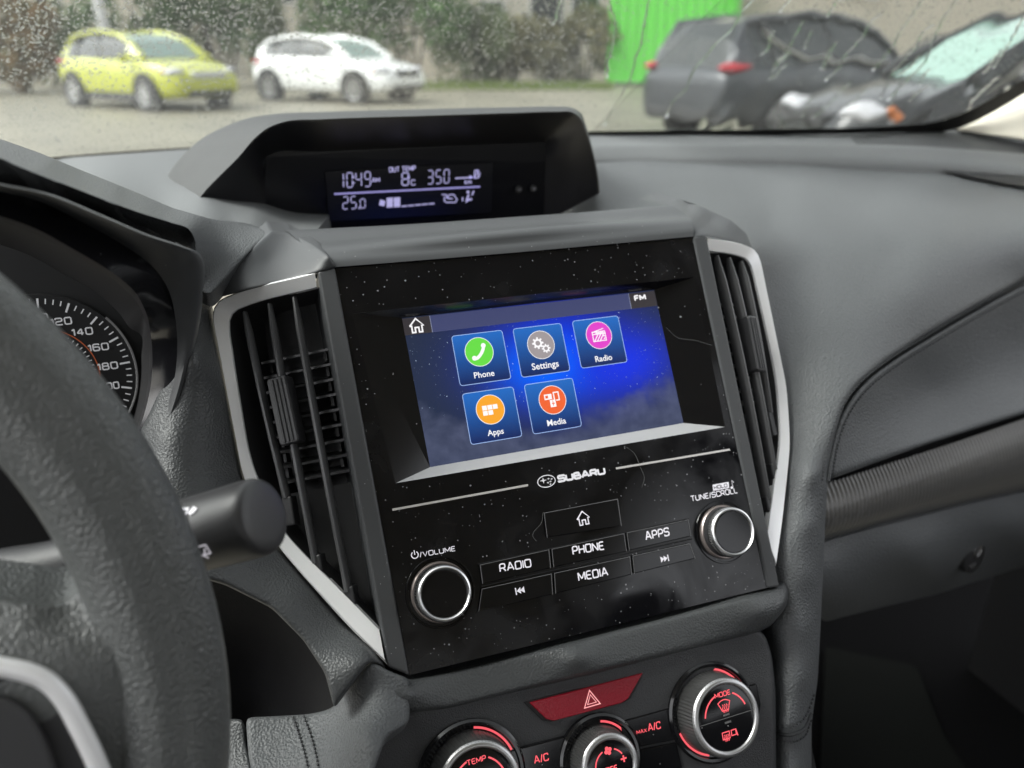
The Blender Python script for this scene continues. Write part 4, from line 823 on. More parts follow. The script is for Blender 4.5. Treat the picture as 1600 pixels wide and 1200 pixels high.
for k in range(5): x = 627 + k * 10.6; b.ribbon(D, [D.hit(x, 322.2 - k * .95), D.hit(x + 9, 321.6 - k * .95)], .0010, .0005)
b.obj('fan_speed_bar', LCD, ID, recalc=False)
b = MB(); q = [D.hit(*p) for p in ((694, 314), (694, 309), (699, 308), (702, 304), (709, 304), (712, 309), (714, 312), (711, 316), (697, 316))]; b.ribbon(D, q, .0008, .0005, True); b.ribbon(D, [D.hit(690, 304), D.hit(697, 304), D.hit(700, 310), D.hit(707, 310)], .0008, .0005); b.obj('recirculation_symbol', LCD, ID, recalc=False)
b = MB(); b.add([D.pt(*p, .0005) for p in arc(D.hit(731, 300), .0012, 0, 330, 11)], [tuple(range(12))]); b.ribbon(D, [D.hit(732, 304), D.hit(729, 312), D.hit(737, 311)], .0016, .0005); b.ribbon(D, [D.hit(737, 305), D.hit(740, 298)], .0011, .0005); b.ribbon(D, [D.hit(722.5, 308), D.hit(722.5, 314)], .0010, .0005); b.ribbon(D, [D.hit(727, 316), D.hit(733, 312)], .0008, .0005); b.obj('airflow_symbol', LCD, ID, recalc=False)
for px in ((810, 295.5), (833, 294)):
    b = MB(); g = D.sub(*D.hit(*px), 0); b.lathe(g, [(.0026, 0), (.0025, .0018), (.0019, .0024), (.0001, .0024)], 16); o = b.obj('set_button', PLAS_DK, ID, smooth=40)
    t = MB(); t.ribbon(g, [(-.0011, 0), (.0011, 0)], .0006, .0027)
    if px[0] > 820: t.ribbon(g, [(0, -.0011), (0, .0011)], .0006, .0028)
    t.obj('sign', mat('dim_print', (.35, .35, .37), .5), o, recalc=False)

# ================================================================== instrument cluster
IC = thing('instrument_cluster', 'speedometer in a gloss black binnacle behind the steering wheel', 'dashboard gauge', (-.1, .45, 1.08))
ring0 = [(-90, 272, .366), (0, 290, .368), (70, 304, .370), (150, 336, .373), (220, 367, .378), (275, 388, .382), (301, 408, .386), (307, 440, .388), (303, 490, .389), (292, 555, .390), (271, 630, .388), (234, 712, .384), (185, 780, .38)]
ring1 = [(-90, 284, .392), (0, 299, .394), (60, 314, .396), (125, 345, .399), (190, 381, .402), (236, 414, .402), (262, 450, .398), (273, 490, .394), (277, 540, .393), (272, 595, .393), (256, 648, .391), (222, 716, .387), (176, 776, .383)]
ring2 = [(-90, 322, .3795), (0, 338, .3815), (55, 357, .3835), (110, 387, .3865), (165, 419, .3895), (203, 448, .392), (224, 479, .397), (234, 512, .403), (238, 552, .405), (236, 598, .404), (225, 648, .402), (203, 702, .399), (160, 760, .395)]
_sh = [.060, .060, .058, .056, .051, .040, .024, .010, .002, 0, 0, 0, 0]
ring0, ring1, ring2 = [[(x, y, w - s) for (x, y, w), s in zip(r, _sh)] for r in (ring0, ring1, ring2)]
ring3 = [(x - (5 if i > 4 else 3), y + (7 if i < 6 else 2), d + .006) for i, (x, y, d) in enumerate(ring2)]
r0b = [(x + (12 if i > 5 else 0), y - (2 if i > 6 else 6), d + .04) for i, (x, y, d) in enumerate(ring0)]
strip3([r0b, ring0, ring1], 'shroud', PLASTIC, IC, 80, 12)
bandm = mat('gloss_band', (.010, .010, .012), .16, spec=.55, speck=(240, .07, (.4, .4, .4)))
r1b = [(x, y, d + .003) for x, y, d in ring1]
rm = [((a[0] + c[0]) / 2, (a[1] + c[1]) / 2, (a[2] + c[2]) / 2 - .001) for a, c in zip(r1b, ring2)]
strip3([r1b, rm, ring2], 'gloss_band', bandm, IC, 80, 10)
strip3([ring2, ring3], 'inner_lip', mat('lip_satin', (.03, .03, .032), .35), IC, 80, 4)
ring4 = [(x - (12 if i > 4 else 8), y + (34 if i < 7 else 6), .455) for i, (x, y, d) in enumerate(ring3)]
strip3([ring3, ring4], 'tunnel', mat('tunnel_black', (.010, .010, .011), .55), IC, 80, 8)
ta = math.radians(8.7); DF = Fr((-.0983, .46, 1.0851), (1, 0, 0), (0, math.sin(ta), math.cos(ta)), (0, -math.cos(ta), math.sin(ta)))
b = MB(); b.box(DF, -.16, .075, -.10, .085, -.012, -.004); b.obj('backing', mat('cluster_black', (.006, .006, .007), .6), IC)
b = MB(); b.lathe(DF, [(.0448, -.004), (.0448, 0), (.0001, 0)], 64); df_ = b.obj('dial_face', mat('dial_black', (.006, .006, .007), .55), IC, smooth=30)
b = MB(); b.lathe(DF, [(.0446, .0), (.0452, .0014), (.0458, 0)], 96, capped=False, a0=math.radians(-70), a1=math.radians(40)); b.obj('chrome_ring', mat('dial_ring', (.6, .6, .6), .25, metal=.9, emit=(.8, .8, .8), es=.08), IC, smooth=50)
b = MB(); b.ribbon(DF, arc((0, 0), .0268, -70, 150, 60), .0005, .0006); b.obj('orange_arc', mat('orange_arc', (.3, .08, .03), .5, emit=(1, .2, .05), es=.12), df_, recalc=False)
b = MB(); TH0, DTH = 84.253, 19.9711
for k in range(-10, 40):
    a = math.radians(TH0 - DTH * k / 4); big = k % 4 == 0; r1_ = .0428; r0_ = r1_ - (.0052 if big else .0028)
    b.ribbon(DF, [(r0_ * math.cos(a), r0_ * math.sin(a)), (r1_ * math.cos(a), r1_ * math.sin(a))], .0010 if big else .0006, .0007)
for k in range(-6, 30):
    a = math.radians(TH0 - DTH * k / 3.2); b.ribbon(DF, [(.0232 * math.cos(a), .0232 * math.sin(a)), (.0252 * math.cos(a), .0252 * math.sin(a))], .0005, .0007)
b.obj('tick_marks', PRINT_D, df_, recalc=False)
for k, s in enumerate(('100', '120', '140', '160', '180', '200', '220')):
    a = math.radians(TH0 - DTH * k); c = (.0322 * math.cos(a) - .0008, .0326 * math.sin(a)); b = MB(); word(b, DF, s, c[0] - .0052, c[1] - .0021, .0042, c[0] + .0052, .17, .0008); b.obj('numeral', PRINT_D, df_, recalc=False)
b = MB(); a = math.radians(230); b.ribbon(DF, [(0, 0), (.038 * math.cos(a), .038 * math.sin(a))], .0012, .004); b.obj('needle', mat('needle', (.6, .05, .03), .5), df_, recalc=False)

# ================================================================== steering wheel
wt = .288; WF = Fr((-.2171, .2318, 1.0648), (1, 0, 0), (0, math.sin(wt), math.cos(wt)), (0, -math.cos(wt), math.sin(wt)))
SWL = thing('steering_wheel', 'black leather steering wheel with a silver-trimmed spoke', 'steering wheel', WF.o)
b = MB(); R, n, m = .182, 160, 28; vs = []
for i in range(n):
    th = 2 * math.pi * i / n
    grip = math.exp(-((th - .75) / .30) ** 2) + math.exp(-((th - (math.pi - .75)) / .30) ** 2)
    for j in range(m):
        q = 2 * math.pi * j / m; rad = .0172 + .0010 * grip; cr, cw = math.cos(q), math.sin(q)
        k = rad * (1 + .05 * math.cos(2 * q)) - .0018 * math.exp(-((q - 1.35) / .16) ** 2)      # a crease along the top of the grip
        vs.append(WF.pt((R + k * cr * 1.02) * math.cos(th), (R + k * cr * 1.02) * math.sin(th), k * cw * .98))
b.add(vs, [(i * m + j, ((i + 1) % n) * m + j, ((i + 1) % n) * m + (j + 1) % m, i * m + (j + 1) % m) for i in range(n) for j in range(m)])
b.obj('rim', LEATHER, SWL, smooth=180)
def wp(px, py, w=0): return WF.pt(*WF.hit(px, py, w), w)
def wy(px, py, w=0): return (px, py, float(wp(px, py, w)[1]))
sp_out = [(-120, 920), (-40, 928), (20, 936), (70, 943), (100, 940), (118, 925), (130, 900), (165, 880), (240, 960), (290, 1080), (310, 1230), (-120, 1230)]
skin('spoke', sp_out, [wy(-120, 930, .004), wy(0, 935, .004), wy(110, 940, .002), wy(150, 900, .004), wy(290, 1100, .006), wy(300, 1230, .006), wy(0, 1000, .012), wy(100, 1010, .013), wy(180, 1080, .013), wy(-120, 1000, .012), wy(-100, 1230, .010), wy(150, 1200, .012), wy(200, 960, .010), wy(50, 960, .008)], LEATHER, SWL, 7, 8, .004, (0, .02, 0))
tr = crom([(-120, 1032), (-50, 1036), (0, 1042), (40, 1050), (72, 1063), (100, 1092), (124, 1135), (146, 1180), (166, 1230)], 50)
b = MB(); b.tube([wp(x, y, .0165) for x, y in tr], [(.0030, .0024)] * 50, 10, flat=WF.c); b.obj('silver_trim', SILVER, SWL, smooth=60)
b = MB(); b.add([wp(x - 12 + (i > 25) * -4, y + 14, .0158) for i, (x, y) in enumerate(tr)] + [wp(-120, 1230, .0158)], [tuple(range(51))]); b.obj('switch_panel', mat('switch_dark', (.028, .028, .03), .42), SWL)
b = MB(); ol_ = [(-120, 1080), (-30, 1082), (20, 1090), (50, 1112), (78, 1160), (100, 1230), (-120, 1230)]; ol_ = fillet(ol_, 20, 4, True)
b.add([wp(x, y, .0156) for x, y in ol_] + [wp(x * .96 - 2, y + 3, .0195) for x, y in ol_], [tuple(range(len(ol_), 2 * len(ol_)))] + [(i, (i + 1) % len(ol_), len(ol_) + (i + 1) % len(ol_), len(ol_) + i) for i in range(len(ol_))]); b.obj('switch', mat('switch_grey', (.04, .04, .042), .4), SWL, bevel=.001)
b = MB(); b.lathe(WF.sub(0, 0, -.012), [(.11, -.02), (.11, .006), (.095, .024), (.0001, .03)], 40); b.obj('hub', PLASTIC, SWL, smooth=50)
b = MB(); b.lathe(WF, [(.05, -.14), (.05, -.02)], 24); b.obj('column', PLAS_DK, SWL, smooth=40)

# ================================================================== wiper stalk
ST = thing('wiper_stalk', 'black wiper stalk with white symbols sticking out from behind the wheel', 'control stalk', P(300, 838, .28))
ax = [P(*p) for p in ((-80, 925, .30), (0, 905, .297), (80, 893, .293), (170, 872, .289), (240, 853, .286))]
b = MB(); b.tube(crom(ax, 24), list(np.linspace(.0108, .0125, 24)), 20); b.obj('neck', PLAS_DK, ST, smooth=60)
e0, e1 = P(262, 847, .2855), P(419, 803.5, .2635); dv = e1 - e0; Ls = np.linalg.norm(dv); dv /= Ls
rr = .0142; prof = [(rr * .72, -.004), (rr * .9, .0), (rr * .97, .006), (rr, .014), (rr * 1.01, Ls * .55), (rr * 1.02, Ls * .80), (rr * 1.01, Ls * .90), (rr * .985, Ls * .935), (rr * .93, Ls * .96), (rr * .86, Ls * .972), (rr * .6, Ls * .98), (rr * .2, Ls * .984), (.0001, Ls * .984)]
up = np.array([0, 0, 1.]); s1 = np.cross(up, dv); s1 /= np.linalg.norm(s1); s2 = np.cross(dv, s1)
b = MB(); b.lathe(Fr(e0, s1, s2, dv), prof, 40); b.obj('knob', mat('stalk_plastic', (.035, .035, .037), .42, bump=('noise', 1500, .00006)), ST, smooth=60)
def stalkmark(px, draw):
    d = ray(*px); d /= np.linalg.norm(d)                                     # find the skin of the knob along the ray
    for t in np.linspace(.15, .45, 3000):
        p = CAM + d * t; h = np.dot(p - e0, dv)
        if np.linalg.norm(p - e0 - dv * h) < rr * 1.012: break
    nrm = p - e0 - dv * h; nrm /= np.linalg.norm(nrm); g = Fr(p + nrm * .0005, dv, np.cross(nrm, dv), nrm); t = MB(); draw(t, g); t.obj('symbol', PRINT, ST, recalc=False)
def sm1(t, g):
    t.ribbon(g, [(-.0026, -.002), (.0005, -.002), (.0012, .0018), (-.0034, .0018)], .0006, 0, True); t.ribbon(g, [(-.0020, -.0034), (-.0010, .0026)], .0006, .0001)
    t.ribbon(g, [(-.0032, -.0002), (.0010, -.0002)], .0005, .0001); t.ribbon(g, [(.0022, -.0008), (.0042, .0014)], .0016, 0); t.ribbon(g, [(.0036, -.0008), (.0052, .0008)], .0008, 0)
def sm2(t, g): t.ribbon(g, [(-.0026, -.0018), (.0026, -.0018), (.0026, .0018), (-.0026, .0018)], .0006, 0, True); t.ribbon(g, [(0, -.0018), (.0016, .0006)], .0006, .0001); t.ribbon(g, [(.0008, -.0034), (-.0006, -.0018)], .0007, .0001)
stalkmark((290, 803), sm1); stalkmark((317, 859), sm2)

# ================================================================== windscreen with rain, pillar, unseen cabin round the camera
def gpt(x, z): q = (x - .161) / .7; return np.array([x, .95 - .2 * q * q - (z - 1.15) * 1.88, z])
def gnorm(x, z):
    e = 1e-3; n_ = np.cross(gpt(x + e, z) - gpt(x, z), gpt(x, z + e) - gpt(x, z)); n_ /= np.linalg.norm(n_); return n_ if n_[2] > 0 else -n_
def ghit(px, py):
    r = ray(px, py); t = .9
    for _ in range(40):
        p = CAM + r * t; t *= 1 + (gpt(p[0], p[2])[1] - p[1]) * .5 / max(.2, p[1])
    p = CAM + r * t; return p[0], p[2]
WS = thing('windscreen', 'rain-spattered car windscreen with running water streaks', 'windscreen', (.161, .95, 1.15))
def glassmat():
    m = bpy.data.materials.new('windscreen_glass'); m.use_nodes = True; t = m.node_tree; t.nodes.remove(t.nodes['Principled BSDF'])
    tr_ = t.nodes.new('ShaderNodeBsdfTransparent'); tr_.inputs[0].default_value = (.70, .73, .71, 1); gl_ = t.nodes.new('ShaderNodeBsdfGlossy'); gl_.inputs['Roughness'].default_value = .02
    lw = t.nodes.new('ShaderNodeLayerWeight'); pw = t.nodes.new('ShaderNodeMath'); pw.operation = 'POWER'; pw.inputs[1].default_value = 5
    fr = t.nodes.new('ShaderNodeMath'); fr.operation = 'MULTIPLY_ADD'; fr.inputs[1].default_value = .5; fr.inputs[2].default_value = .03; mx = t.nodes.new('ShaderNodeMixShader')
    t.links.new(lw.outputs['Facing'], pw.inputs[0]); t.links.new(pw.outputs[0], fr.inputs[0]); t.links.new(fr.outputs[0], mx.inputs[0]); dm = t.nodes.new('ShaderNodeBsdfTranslucent'); dm.inputs[0].default_value = (.9, .92, .9, 1); m0 = t.nodes.new('ShaderNodeMixShader'); m0.inputs[0].default_value = .02; t.links.new(tr_.outputs[0], m0.inputs[1]); t.links.new(dm.outputs[0], m0.inputs[2]); t.links.new(m0.outputs[0], mx.inputs[1]); t.links.new(gl_.outputs[0], mx.inputs[2]); t.links.new(mx.outputs[0], t.nodes['Material Output'].inputs[0]); return m
b = MB(); xs, zs = np.linspace(-.56, .90, 50), np.linspace(1.12, 1.51, 16)
b.add([gpt(x, z) for z in zs for x in xs], [(j * 50 + i, j * 50 + i + 1, (j + 1) * 50 + i + 1, (j + 1) * 50 + i) for j in range(15) for i in range(49)]); b.obj('glass', glassmat(), WS, smooth=180)
def water(n_, ior):
    m = bpy.data.materials.new(n_); m.use_nodes = True; t = m.node_tree; t.nodes.remove(t.nodes['Principled BSDF']); g = t.nodes.new('ShaderNodeBsdfGlass'); g.inputs['IOR'].default_value = ior; g.inputs['Roughness'].default_value = 0
    t.links.new(g.outputs[0], t.nodes['Material Output'].inputs[0]); return m
WAT = water('rain_water', 1.33)
def drops(n_, xr, pxr, rlo, rhi, name):
    V, Fc = [], []; k = 0; NS = 8; rings = ((1, 0), (.8, .6), (.4, .93))
    while k < n_:
        px, py = rng.uniform(*pxr), rng.uniform(-60, 262); x, z = ghit(px, py)
        if z < 1.148 or not (-.55 < x < .9): k += 1; continue
        r = rlo * (rhi / rlo) ** (rng.random() ** 2.2); nn = gnorm(x, z); c = gpt(x, z) + nn * .0004; a = np.cross(nn, [0, 0, 1.]); a /= np.linalg.norm(a); bb = np.cross(nn, a)
        ex = 1 + rng.random() * .5; s0 = len(V); hh = r * .55
        for fr_, fh in rings: V += [tuple(c + a * r * fr_ * math.cos(q) + bb * r * ex * fr_ * math.sin(q) + nn * hh * fh) for q in [2 * math.pi * i / NS for i in range(NS)]]
        V.append(tuple(c + nn * hh))
        for j in range(2): Fc += [(s0 + j * NS + i, s0 + j * NS + (i + 1) % NS, s0 + (j + 1) * NS + (i + 1) % NS, s0 + (j + 1) * NS + i) for i in range(NS)]
        Fc += [(s0 + 2 * NS + i, s0 + 2 * NS + (i + 1) % NS, s0 + 3 * NS) for i in range(NS)]; k += 1
    b = MB(); b.v, b.f, b.m = V, Fc, [0] * len(Fc); return b.obj(name, WAT, WS, kind='stuff', smooth=180)
drops(17000, None, (-40, 930), .0004, .0011, 'raindrops'); drops(9000, None, (930, 1640), .00035, .0008, 'raindrops')
streaks = [[(951, -10), (956, 20), (961, 34), (960, 62), (953, 90), (948, 122)], [(1020, -10), (1006, 35), (1002, 62), (992, 98), (986, 125), (968, 155), (944, 198)], [(1186, -10), (1160, 18), (1140, 50), (1120, 68), (1100, 92), (1078, 118), (1072, 140), (1050, 162), (1040, 185)], [(1312, -5), (1300, 15), (1292, 28)], [(1380, 20), (1362, 34), (1345, 62), (1322, 85), (1308, 108), (1290, 128)],
           [(1448, -5), (1430, 18), (1412, 44), (1400, 66), (1382, 90), (1362, 112)], [(1506, -10), (1484, 14), (1470, 40), (1455, 72), (1448, 92), (1425, 118), (1402, 142), (1388, 158)], [(1425, 80), (1410, 98), (1396, 112), (1384, 138), (1376, 156)], [(1330, 128), (1310, 148), (1290, 168), (1270, 186)], [(1352, 140), (1338, 156), (1318, 170)], [(1560, 120), (1540, 140), (1520, 158)], [(880, -10), (872, 20), (866, 40)], [(1600, 20), (1590, 45), (1570, 80), (1550, 108)], [(1240, -8), (1230, 6), (1218, 20)]]
for _ in range(22):
    x, y = rng.uniform(1200, 1590), rng.uniform(20, 170); n_ = rng.integers(2, 6); l = [(x, y)]
    for k in range(n_): x -= rng.uniform(3, 15); y += rng.uniform(8, 18); l.append((x, y))
    if y < 196: streaks.append(l)
for l in streaks:
    q = crom(l, 26); pts = []; rad = []
    for i, (x, y) in enumerate(q):
        gx, gz = ghit(x + rng.normal() * 1.2, y); pts.append(gpt(gx, gz) + gnorm(gx, gz) * .0012); w_ = .0007 + .0005 * rng.random(); rad.append((w_, .0006))
    b = MB(); b.tube(pts, rad, 8); b.obj('water_streak', water('streak_water', 1.12) if 'streak_water' not in bpy.data.materials else bpy.data.materials['streak_water'], WS, smooth=180)
ph = rng.uniform(0, 6.28, (14, 3)); fx_ = rng.uniform(60, 260, 14); fz_ = rng.uniform(10, 90, 14); am = rng.uniform(.4, 1, 14)
gx = np.linspace(.44, .90, 300); gz = np.linspace(1.15, 1.34, 150); top_, bot_ = [], []
for z in gz:
    for x in gx:
        h = sum(a_ * math.sin(f1 * x + f2 * z + p_[0] + .8 * math.sin(30 * z + p_[1])) for a_, f1, f2, p_ in zip(am, fx_, fz_, ph)); nn = gnorm(x, z) if x == gx[0] else nn; q = gpt(x, z); bot_.append(q + nn * .0006); top_.append(q + nn * (.0012 + .000017 * h * min(1, max(0, (x - .46) / .1))))
b = MB(); fq = [(j * 300 + i, j * 300 + i + 1, (j + 1) * 300 + i + 1, (j + 1) * 300 + i) for j in range(149) for i in range(299)]
b.add(top_, [f_[::-1] for f_ in fq]); b.add(bot_, fq); b.obj('water_film', WAT, WS, smooth=180, recalc=False)
ob = crom([(-60, 264), (100, 249), (320, 234), (600, 221), (930, 211), (1200, 208), (1400, 204), (1490, 199), (1530, 182), (1570, 159), (1610, 134), (1680, 92)], 60); ib = crom([(-60, 256), (100, 240), (320, 225), (600, 212), (930, 202), (1200, 199), (1380, 194), (1465, 186), (1512, 169), (1555, 145), (1600, 119), (1675, 74)], 60)
b = MB(); A_ = [gpt(*ghit(x, y)) - np.array([0, .004, .002]) for x, y in ob]; B_ = [gpt(*ghit(x, y)) - np.array([0, .004, .002]) for x, y in ib]
b.add(A_ + B_, [(i, i + 1, 61 + i, 60 + i) for i in range(59)]); b.obj('black_border', RUBBER, WS)
CB = thing('cabin_trim', 'beige pillar trim at the right end of the windscreen, with the unseen cabin lining and seats', 'pillar trim', (.86, .6, 1.15))
skin('pillar_trim', [(1490, 202), (1512, 192), (1540, 176), (1600, 139), (1680, 93), (1740, 56), (1740, 250), (1600, 219), (1540, 210)], [(1492, 204, .745), (1540, 176, .728), (1600, 139, .70), (1740, 56, .64), (1740, 250, .56), (1600, 219, .655), (1540, 208, .70), (1600, 180, .67), (1680, 160, .61)], BEIGE, CB, 7, 6, .004, (.02, .03, 0))
b = MB(); LN = mat('headlining', (.5, .47, .40), .9, bump=('noise', 800, .0005)); W3 = Fr((0, 0, 0), (1, 0, 0), (0, 1, 0), (0, 0, 1))
b.box(W3, -.42, .74, -1.75, .27, 1.51, 1.54); b.obj('headlining', LN, CB, bevel=.01)
DRK = mat('door_lining', (.014, .014, .015), .6)
for sg in (-1, 1):
    xo = lambda t: .161 + sg * (.77 - .19 * t)                                # the glass leans in towards the roof
    b = MB(); b.box(W3, min(xo(0), xo(0) + sg * .06), max(xo(0), xo(0) + sg * .06), -1.75, .62, .35, 1.0)
    for y0, y1 in ((-.46, -.34), (-1.75, -1.5)):
        V = []
        for t, z in ((0, 1.0), (1, 1.51)): V += [(xo(t), y0, z), (xo(t), y1, z), (xo(t) + sg * .05, y1, z), (xo(t) + sg * .05, y0, z)]
        b.add(V, [(0, 1, 5, 4), (1, 2, 6, 5), (2, 3, 7, 6), (3, 0, 4, 7)])
    b.obj('door_lining', DRK, CB)
b = MB(); b.box(W3, -.64, .98, -1.82, -1.75, .35, 1.02); b.box(W3, -.64, .98, -.9, .1, .32, .35); b.obj('unseen_rear_lining', DRK, CB)
for x in (-.22, .54):
    b = MB(); g = Fr((x, -.38, .50), (1, 0, 0), (0, -.22, .975), (0, -.975, -.22)); b.box(g, -.25, .25, 0, .62, -.07, .07, taper=.03); b.box(g, -.13, .13, .66, .84, -.05, .05, taper=.03); b.box(Fr((x, -.1, .45), (1, 0, 0), (0, 1, 0), (0, 0, 1)), -.25, .25, -.28, .28, 0, .14); b.obj('unseen_seat', DRK, CB, bevel=.03)
# ================================================================== outside
GR = mat('wet_gravel', (.175, .163, .122), .5, bump=('noise', 18, .02), var=(.5, .38))
b = MB(); b.add([(-120, -60, 0), (160, -60, 0), (160, 160, 0), (-120, 160, 0)], [(0, 1, 2, 3)]); b.obj('ground', GR, None, kind='structure')
def G_(px, d):                                                               # ground point at column px, d metres ahead of the lens
    r = ray(px, 70); h = np.array([r[0], r[1]]); return h * d
GLS = mat('car_glass', (.02, .025, .025), .08, spec=.6); GLSW = mat('car_windscreen', (.16, .23, .205), .3, spec=.5); TYRE = mat('tyre', (.015, .015, .016), .8); ALLOY = mat('alloy', (.5, .5, .5), .35, metal=.7); CLAD = mat('black_cladding', (.025, .025, .026), .6); LAMP = mat('lamp_glass', (.42, .42, .44), .3, spec=.7); TAIL = mat('tail_lamp', (.4, .012, .025), .25); AMB = mat('indicator', (.45, .14, .04), .25)
def car(name, label, paint, pos, fwd, Ln=4.3, Wd=1.78, H=1.5, wb=2.6, clad=True, hood=.98, dark=False, cat='car', group=None, rear=.2, rim=ALLOY, grille=CLAD, glassw=GLSW, head=LAMP, wsh=-.05, chrome=False):
    f3 = np.array([fwd[0], fwd[1], 0.]); f3 /= np.linalg.norm(f3); l3 = np.array([-f3[1], f3[0], 0.])
    C_ = Fr((pos[0], pos[1], 0), f3, l3, (0, 0, 1)); T = thing(name, label, cat, (pos[0], pos[1], 0), group or 'cars parked outside')
    hl, w = Ln / 2, Wd / 2; gc = .20
    # lower body: stations along the length (x, bottom, belt, half width)
    st = [(-hl, .42, .82, w * .80), (-hl + .06, .30, .95, w * .90), (-hl + .35, .24, 1.04, w * .97), (-.9, gc, 1.03, w), (0, gc, 1.0, w), (.7, gc, .98, w), (hl - 1.05, gc, hood - .04, w * .99), (hl - .55, .22, hood - .12, w * .96), (hl - .2, .24, hood - .22, w * .88), (hl - .03, .30, hood - .34, w * .76), (hl, .40, hood - .46, w * .70)]
    b = MB(); rows = []
    for (x, z0, z1, ww) in st:
        half = [(0, z0), (ww * .86, z0), (ww * .97, z0 + .08), (ww, z0 + (z1 - z0) * .5), (ww * .97, z1 - .07), (ww * .90, z1), (ww * .55, z1 + .02), (0, z1 + .035)]
        rows.append([C_.pt(x, y, z) for y, z in half] + [C_.pt(x, -y, z) for y, z in half[-2:0:-1]])
    n = len(rows[0]); b.add([p for r in rows for p in r], [(j * n + i, j * n + (i + 1) % n, (j + 1) * n + (i + 1) % n, (j + 1) * n + i) for j in range(len(rows) - 1) for i in range(n)] + [tuple(range(n)), tuple(range((len(rows) - 1) * n, len(rows) * n))[::-1]])
    b.obj('body', paint, T, smooth=180, sub=2)
    # cabin
    xs_ = hl - 1.10; xr = xs_ - .92; xe = -hl + rear
    gs = [(xs_, hood - .02, w * .80), (xs_ - .45, (hood + H) / 2 + .05, w * .76), (xr, H - .06, w * .68), (xr - .5, H, w * .66), ((xr + xe) / 2 - .1, H - .01, w * .65), (xe + .35, H - .10, w * .63), (xe + .12, (H + 1) / 2 + .02, w * .68), (xe, .96, w * .74)]
    def cs(g): x, z, ww = g; zb = min(1.0, z - .01); wb_ = w * .90 if z > 1.0 else ww; return [(wb_, zb), (wb_ * .6 + ww * .4 + .01, zb + (z - zb) * .5), (ww, z - .05 * min(1, (z - zb) / .4)), (ww * .85, z), (0, z + .015)]
    parts = {'roof': MB(), 'windscreen': MB(), 'rear_window': MB(), 'side_window': MB(), 'side_window2': MB()}
    for j in range(len(gs) - 1):
        A, B = cs(gs[j]), cs(gs[j + 1]); xa, xb_ = gs[j][0], gs[j + 1][0]
        for sgn in (1, -1):
            for i in range(4):
                q = [C_.pt(xa, sgn * A[i][0], A[i][1]), C_.pt(xa, sgn * A[i + 1][0], A[i + 1][1]), C_.pt(xb_, sgn * B[i + 1][0], B[i + 1][1]), C_.pt(xb_, sgn * B[i][0], B[i][1])]
                if i < 2: key = ('side_window' if sgn > 0 else 'side_window2') if 1 <= j <= 4 else 'roof'
                else: key = 'windscreen' if j < 2 else ('rear_window' if j >= 5 else 'roof')
                if i == 2 and key == 'windscreen': key = 'roof'
                parts[key].add(q, [(0, 1, 2, 3)])
    for k, mb in parts.items():
        if mb.v: mb.obj(k.rstrip('2'), paint if k == 'roof' else (glassw if k == 'windscreen' else GLS), T, smooth=45)
    # side pillars
    for sgn in (1, -1):
        for xq in (xr - .55, xe + .75):
            b = MB(); zt = H - .05; b.tube([C_.pt(xq, sgn * w * .905, .95), C_.pt(xq - .05, sgn * w * .80, (.95 + zt) / 2), C_.pt(xq - .1, sgn * w * .67, zt)], .035, 6); b.obj('pillar', CLAD, T)
        b = MB(); b.tube([C_.pt(xs_ + .02, sgn * w * .84, hood - .02), C_.pt(xs_ - .45, sgn * w * .775, (hood + H) / 2 + .05), C_.pt(xr, sgn * w * .685, H - .055), C_.pt(xr - .5, sgn * w * .665, H), C_.pt((xr + xe) / 2, sgn * w * .655, H - .01), C_.pt(xe + .35, sgn * w * .645, H - .10), C_.pt(xe + .1, sgn * w * .72, 1.14)], .05, 8); b.obj('roof_rail', paint, T, smooth=60)
        b = MB(); b.sphere(C_.pt(xs_ - .28, sgn * (w + .09), 1.0), .09, .12, .075, ax=(f3, l3, (0, 0, 1))); b.obj('mirror', paint, T, smooth=60)
        b = MB(); b.sphere(C_.pt(hl - .28, sgn * w * .72, hood - .27), .20, .17, .085, ax=(f3 + sgn * -.55 * l3, l3 * .8 + sgn * .4 * f3, (0, 0, 1))); b.obj('headlight', head, T, smooth=60)
        b = MB(); b.sphere(C_.pt(hl - .42, sgn * w * .86, hood - .26), .07, .05, .05, ax=(f3, l3, (0, 0, 1))); b.obj('indicator', AMB, T, smooth=60)
        b = MB(); b.sphere(C_.pt(-hl + .22, sgn * w * .82, hood - .10), .24, .13, .06, ax=(f3 * .95 + l3 * sgn * .3, l3, (0, 0, 1))); b.obj('tail_light', TAIL, T, smooth=60)
        b = MB(); b.sphere(C_.pt(-.2, sgn * (w * 1.0), .80), .09, .02, .02, ax=(f3, l3, (0, 0, 1))); b.obj('door_handle', paint, T, smooth=60)
        for xw in (wb / 2 - wsh, -wb / 2 - wsh):
            wf = Fr(C_.pt(xw, sgn * (w - .19), .33), f3, (0, 0, 1), l3 * sgn)
            b = MB(); b.lathe(wf, [(.41, .05), (.41, .192), (.375, .20), (.34, .196)], 32, capped=False); b.obj('wheel_arch', CLAD if clad else BLACK, T, smooth=40)
            b = MB(); b.lathe(wf, [(.20, .0), (.31, .0), (.33, .03), (.33, .185), (.31, .212), (.235, .216), (.225, .19), (.0001, .17)], 32); wh = b.obj('wheel', TYRE, T, smooth=35)
            b = MB(); b.lathe(wf, [(.232, .20), (.222, .214), (.205, .208), (.20, .195)], 28, capped=False)
            for k in range(10):
                a = 2 * math.pi * k / 10; g2 = wf.sub(0, 0, 0, a); b.box(g2, .0, .215, -.018, .018, .188, .208)
            b.obj('wheel_rim', rim, wh, smooth=35)
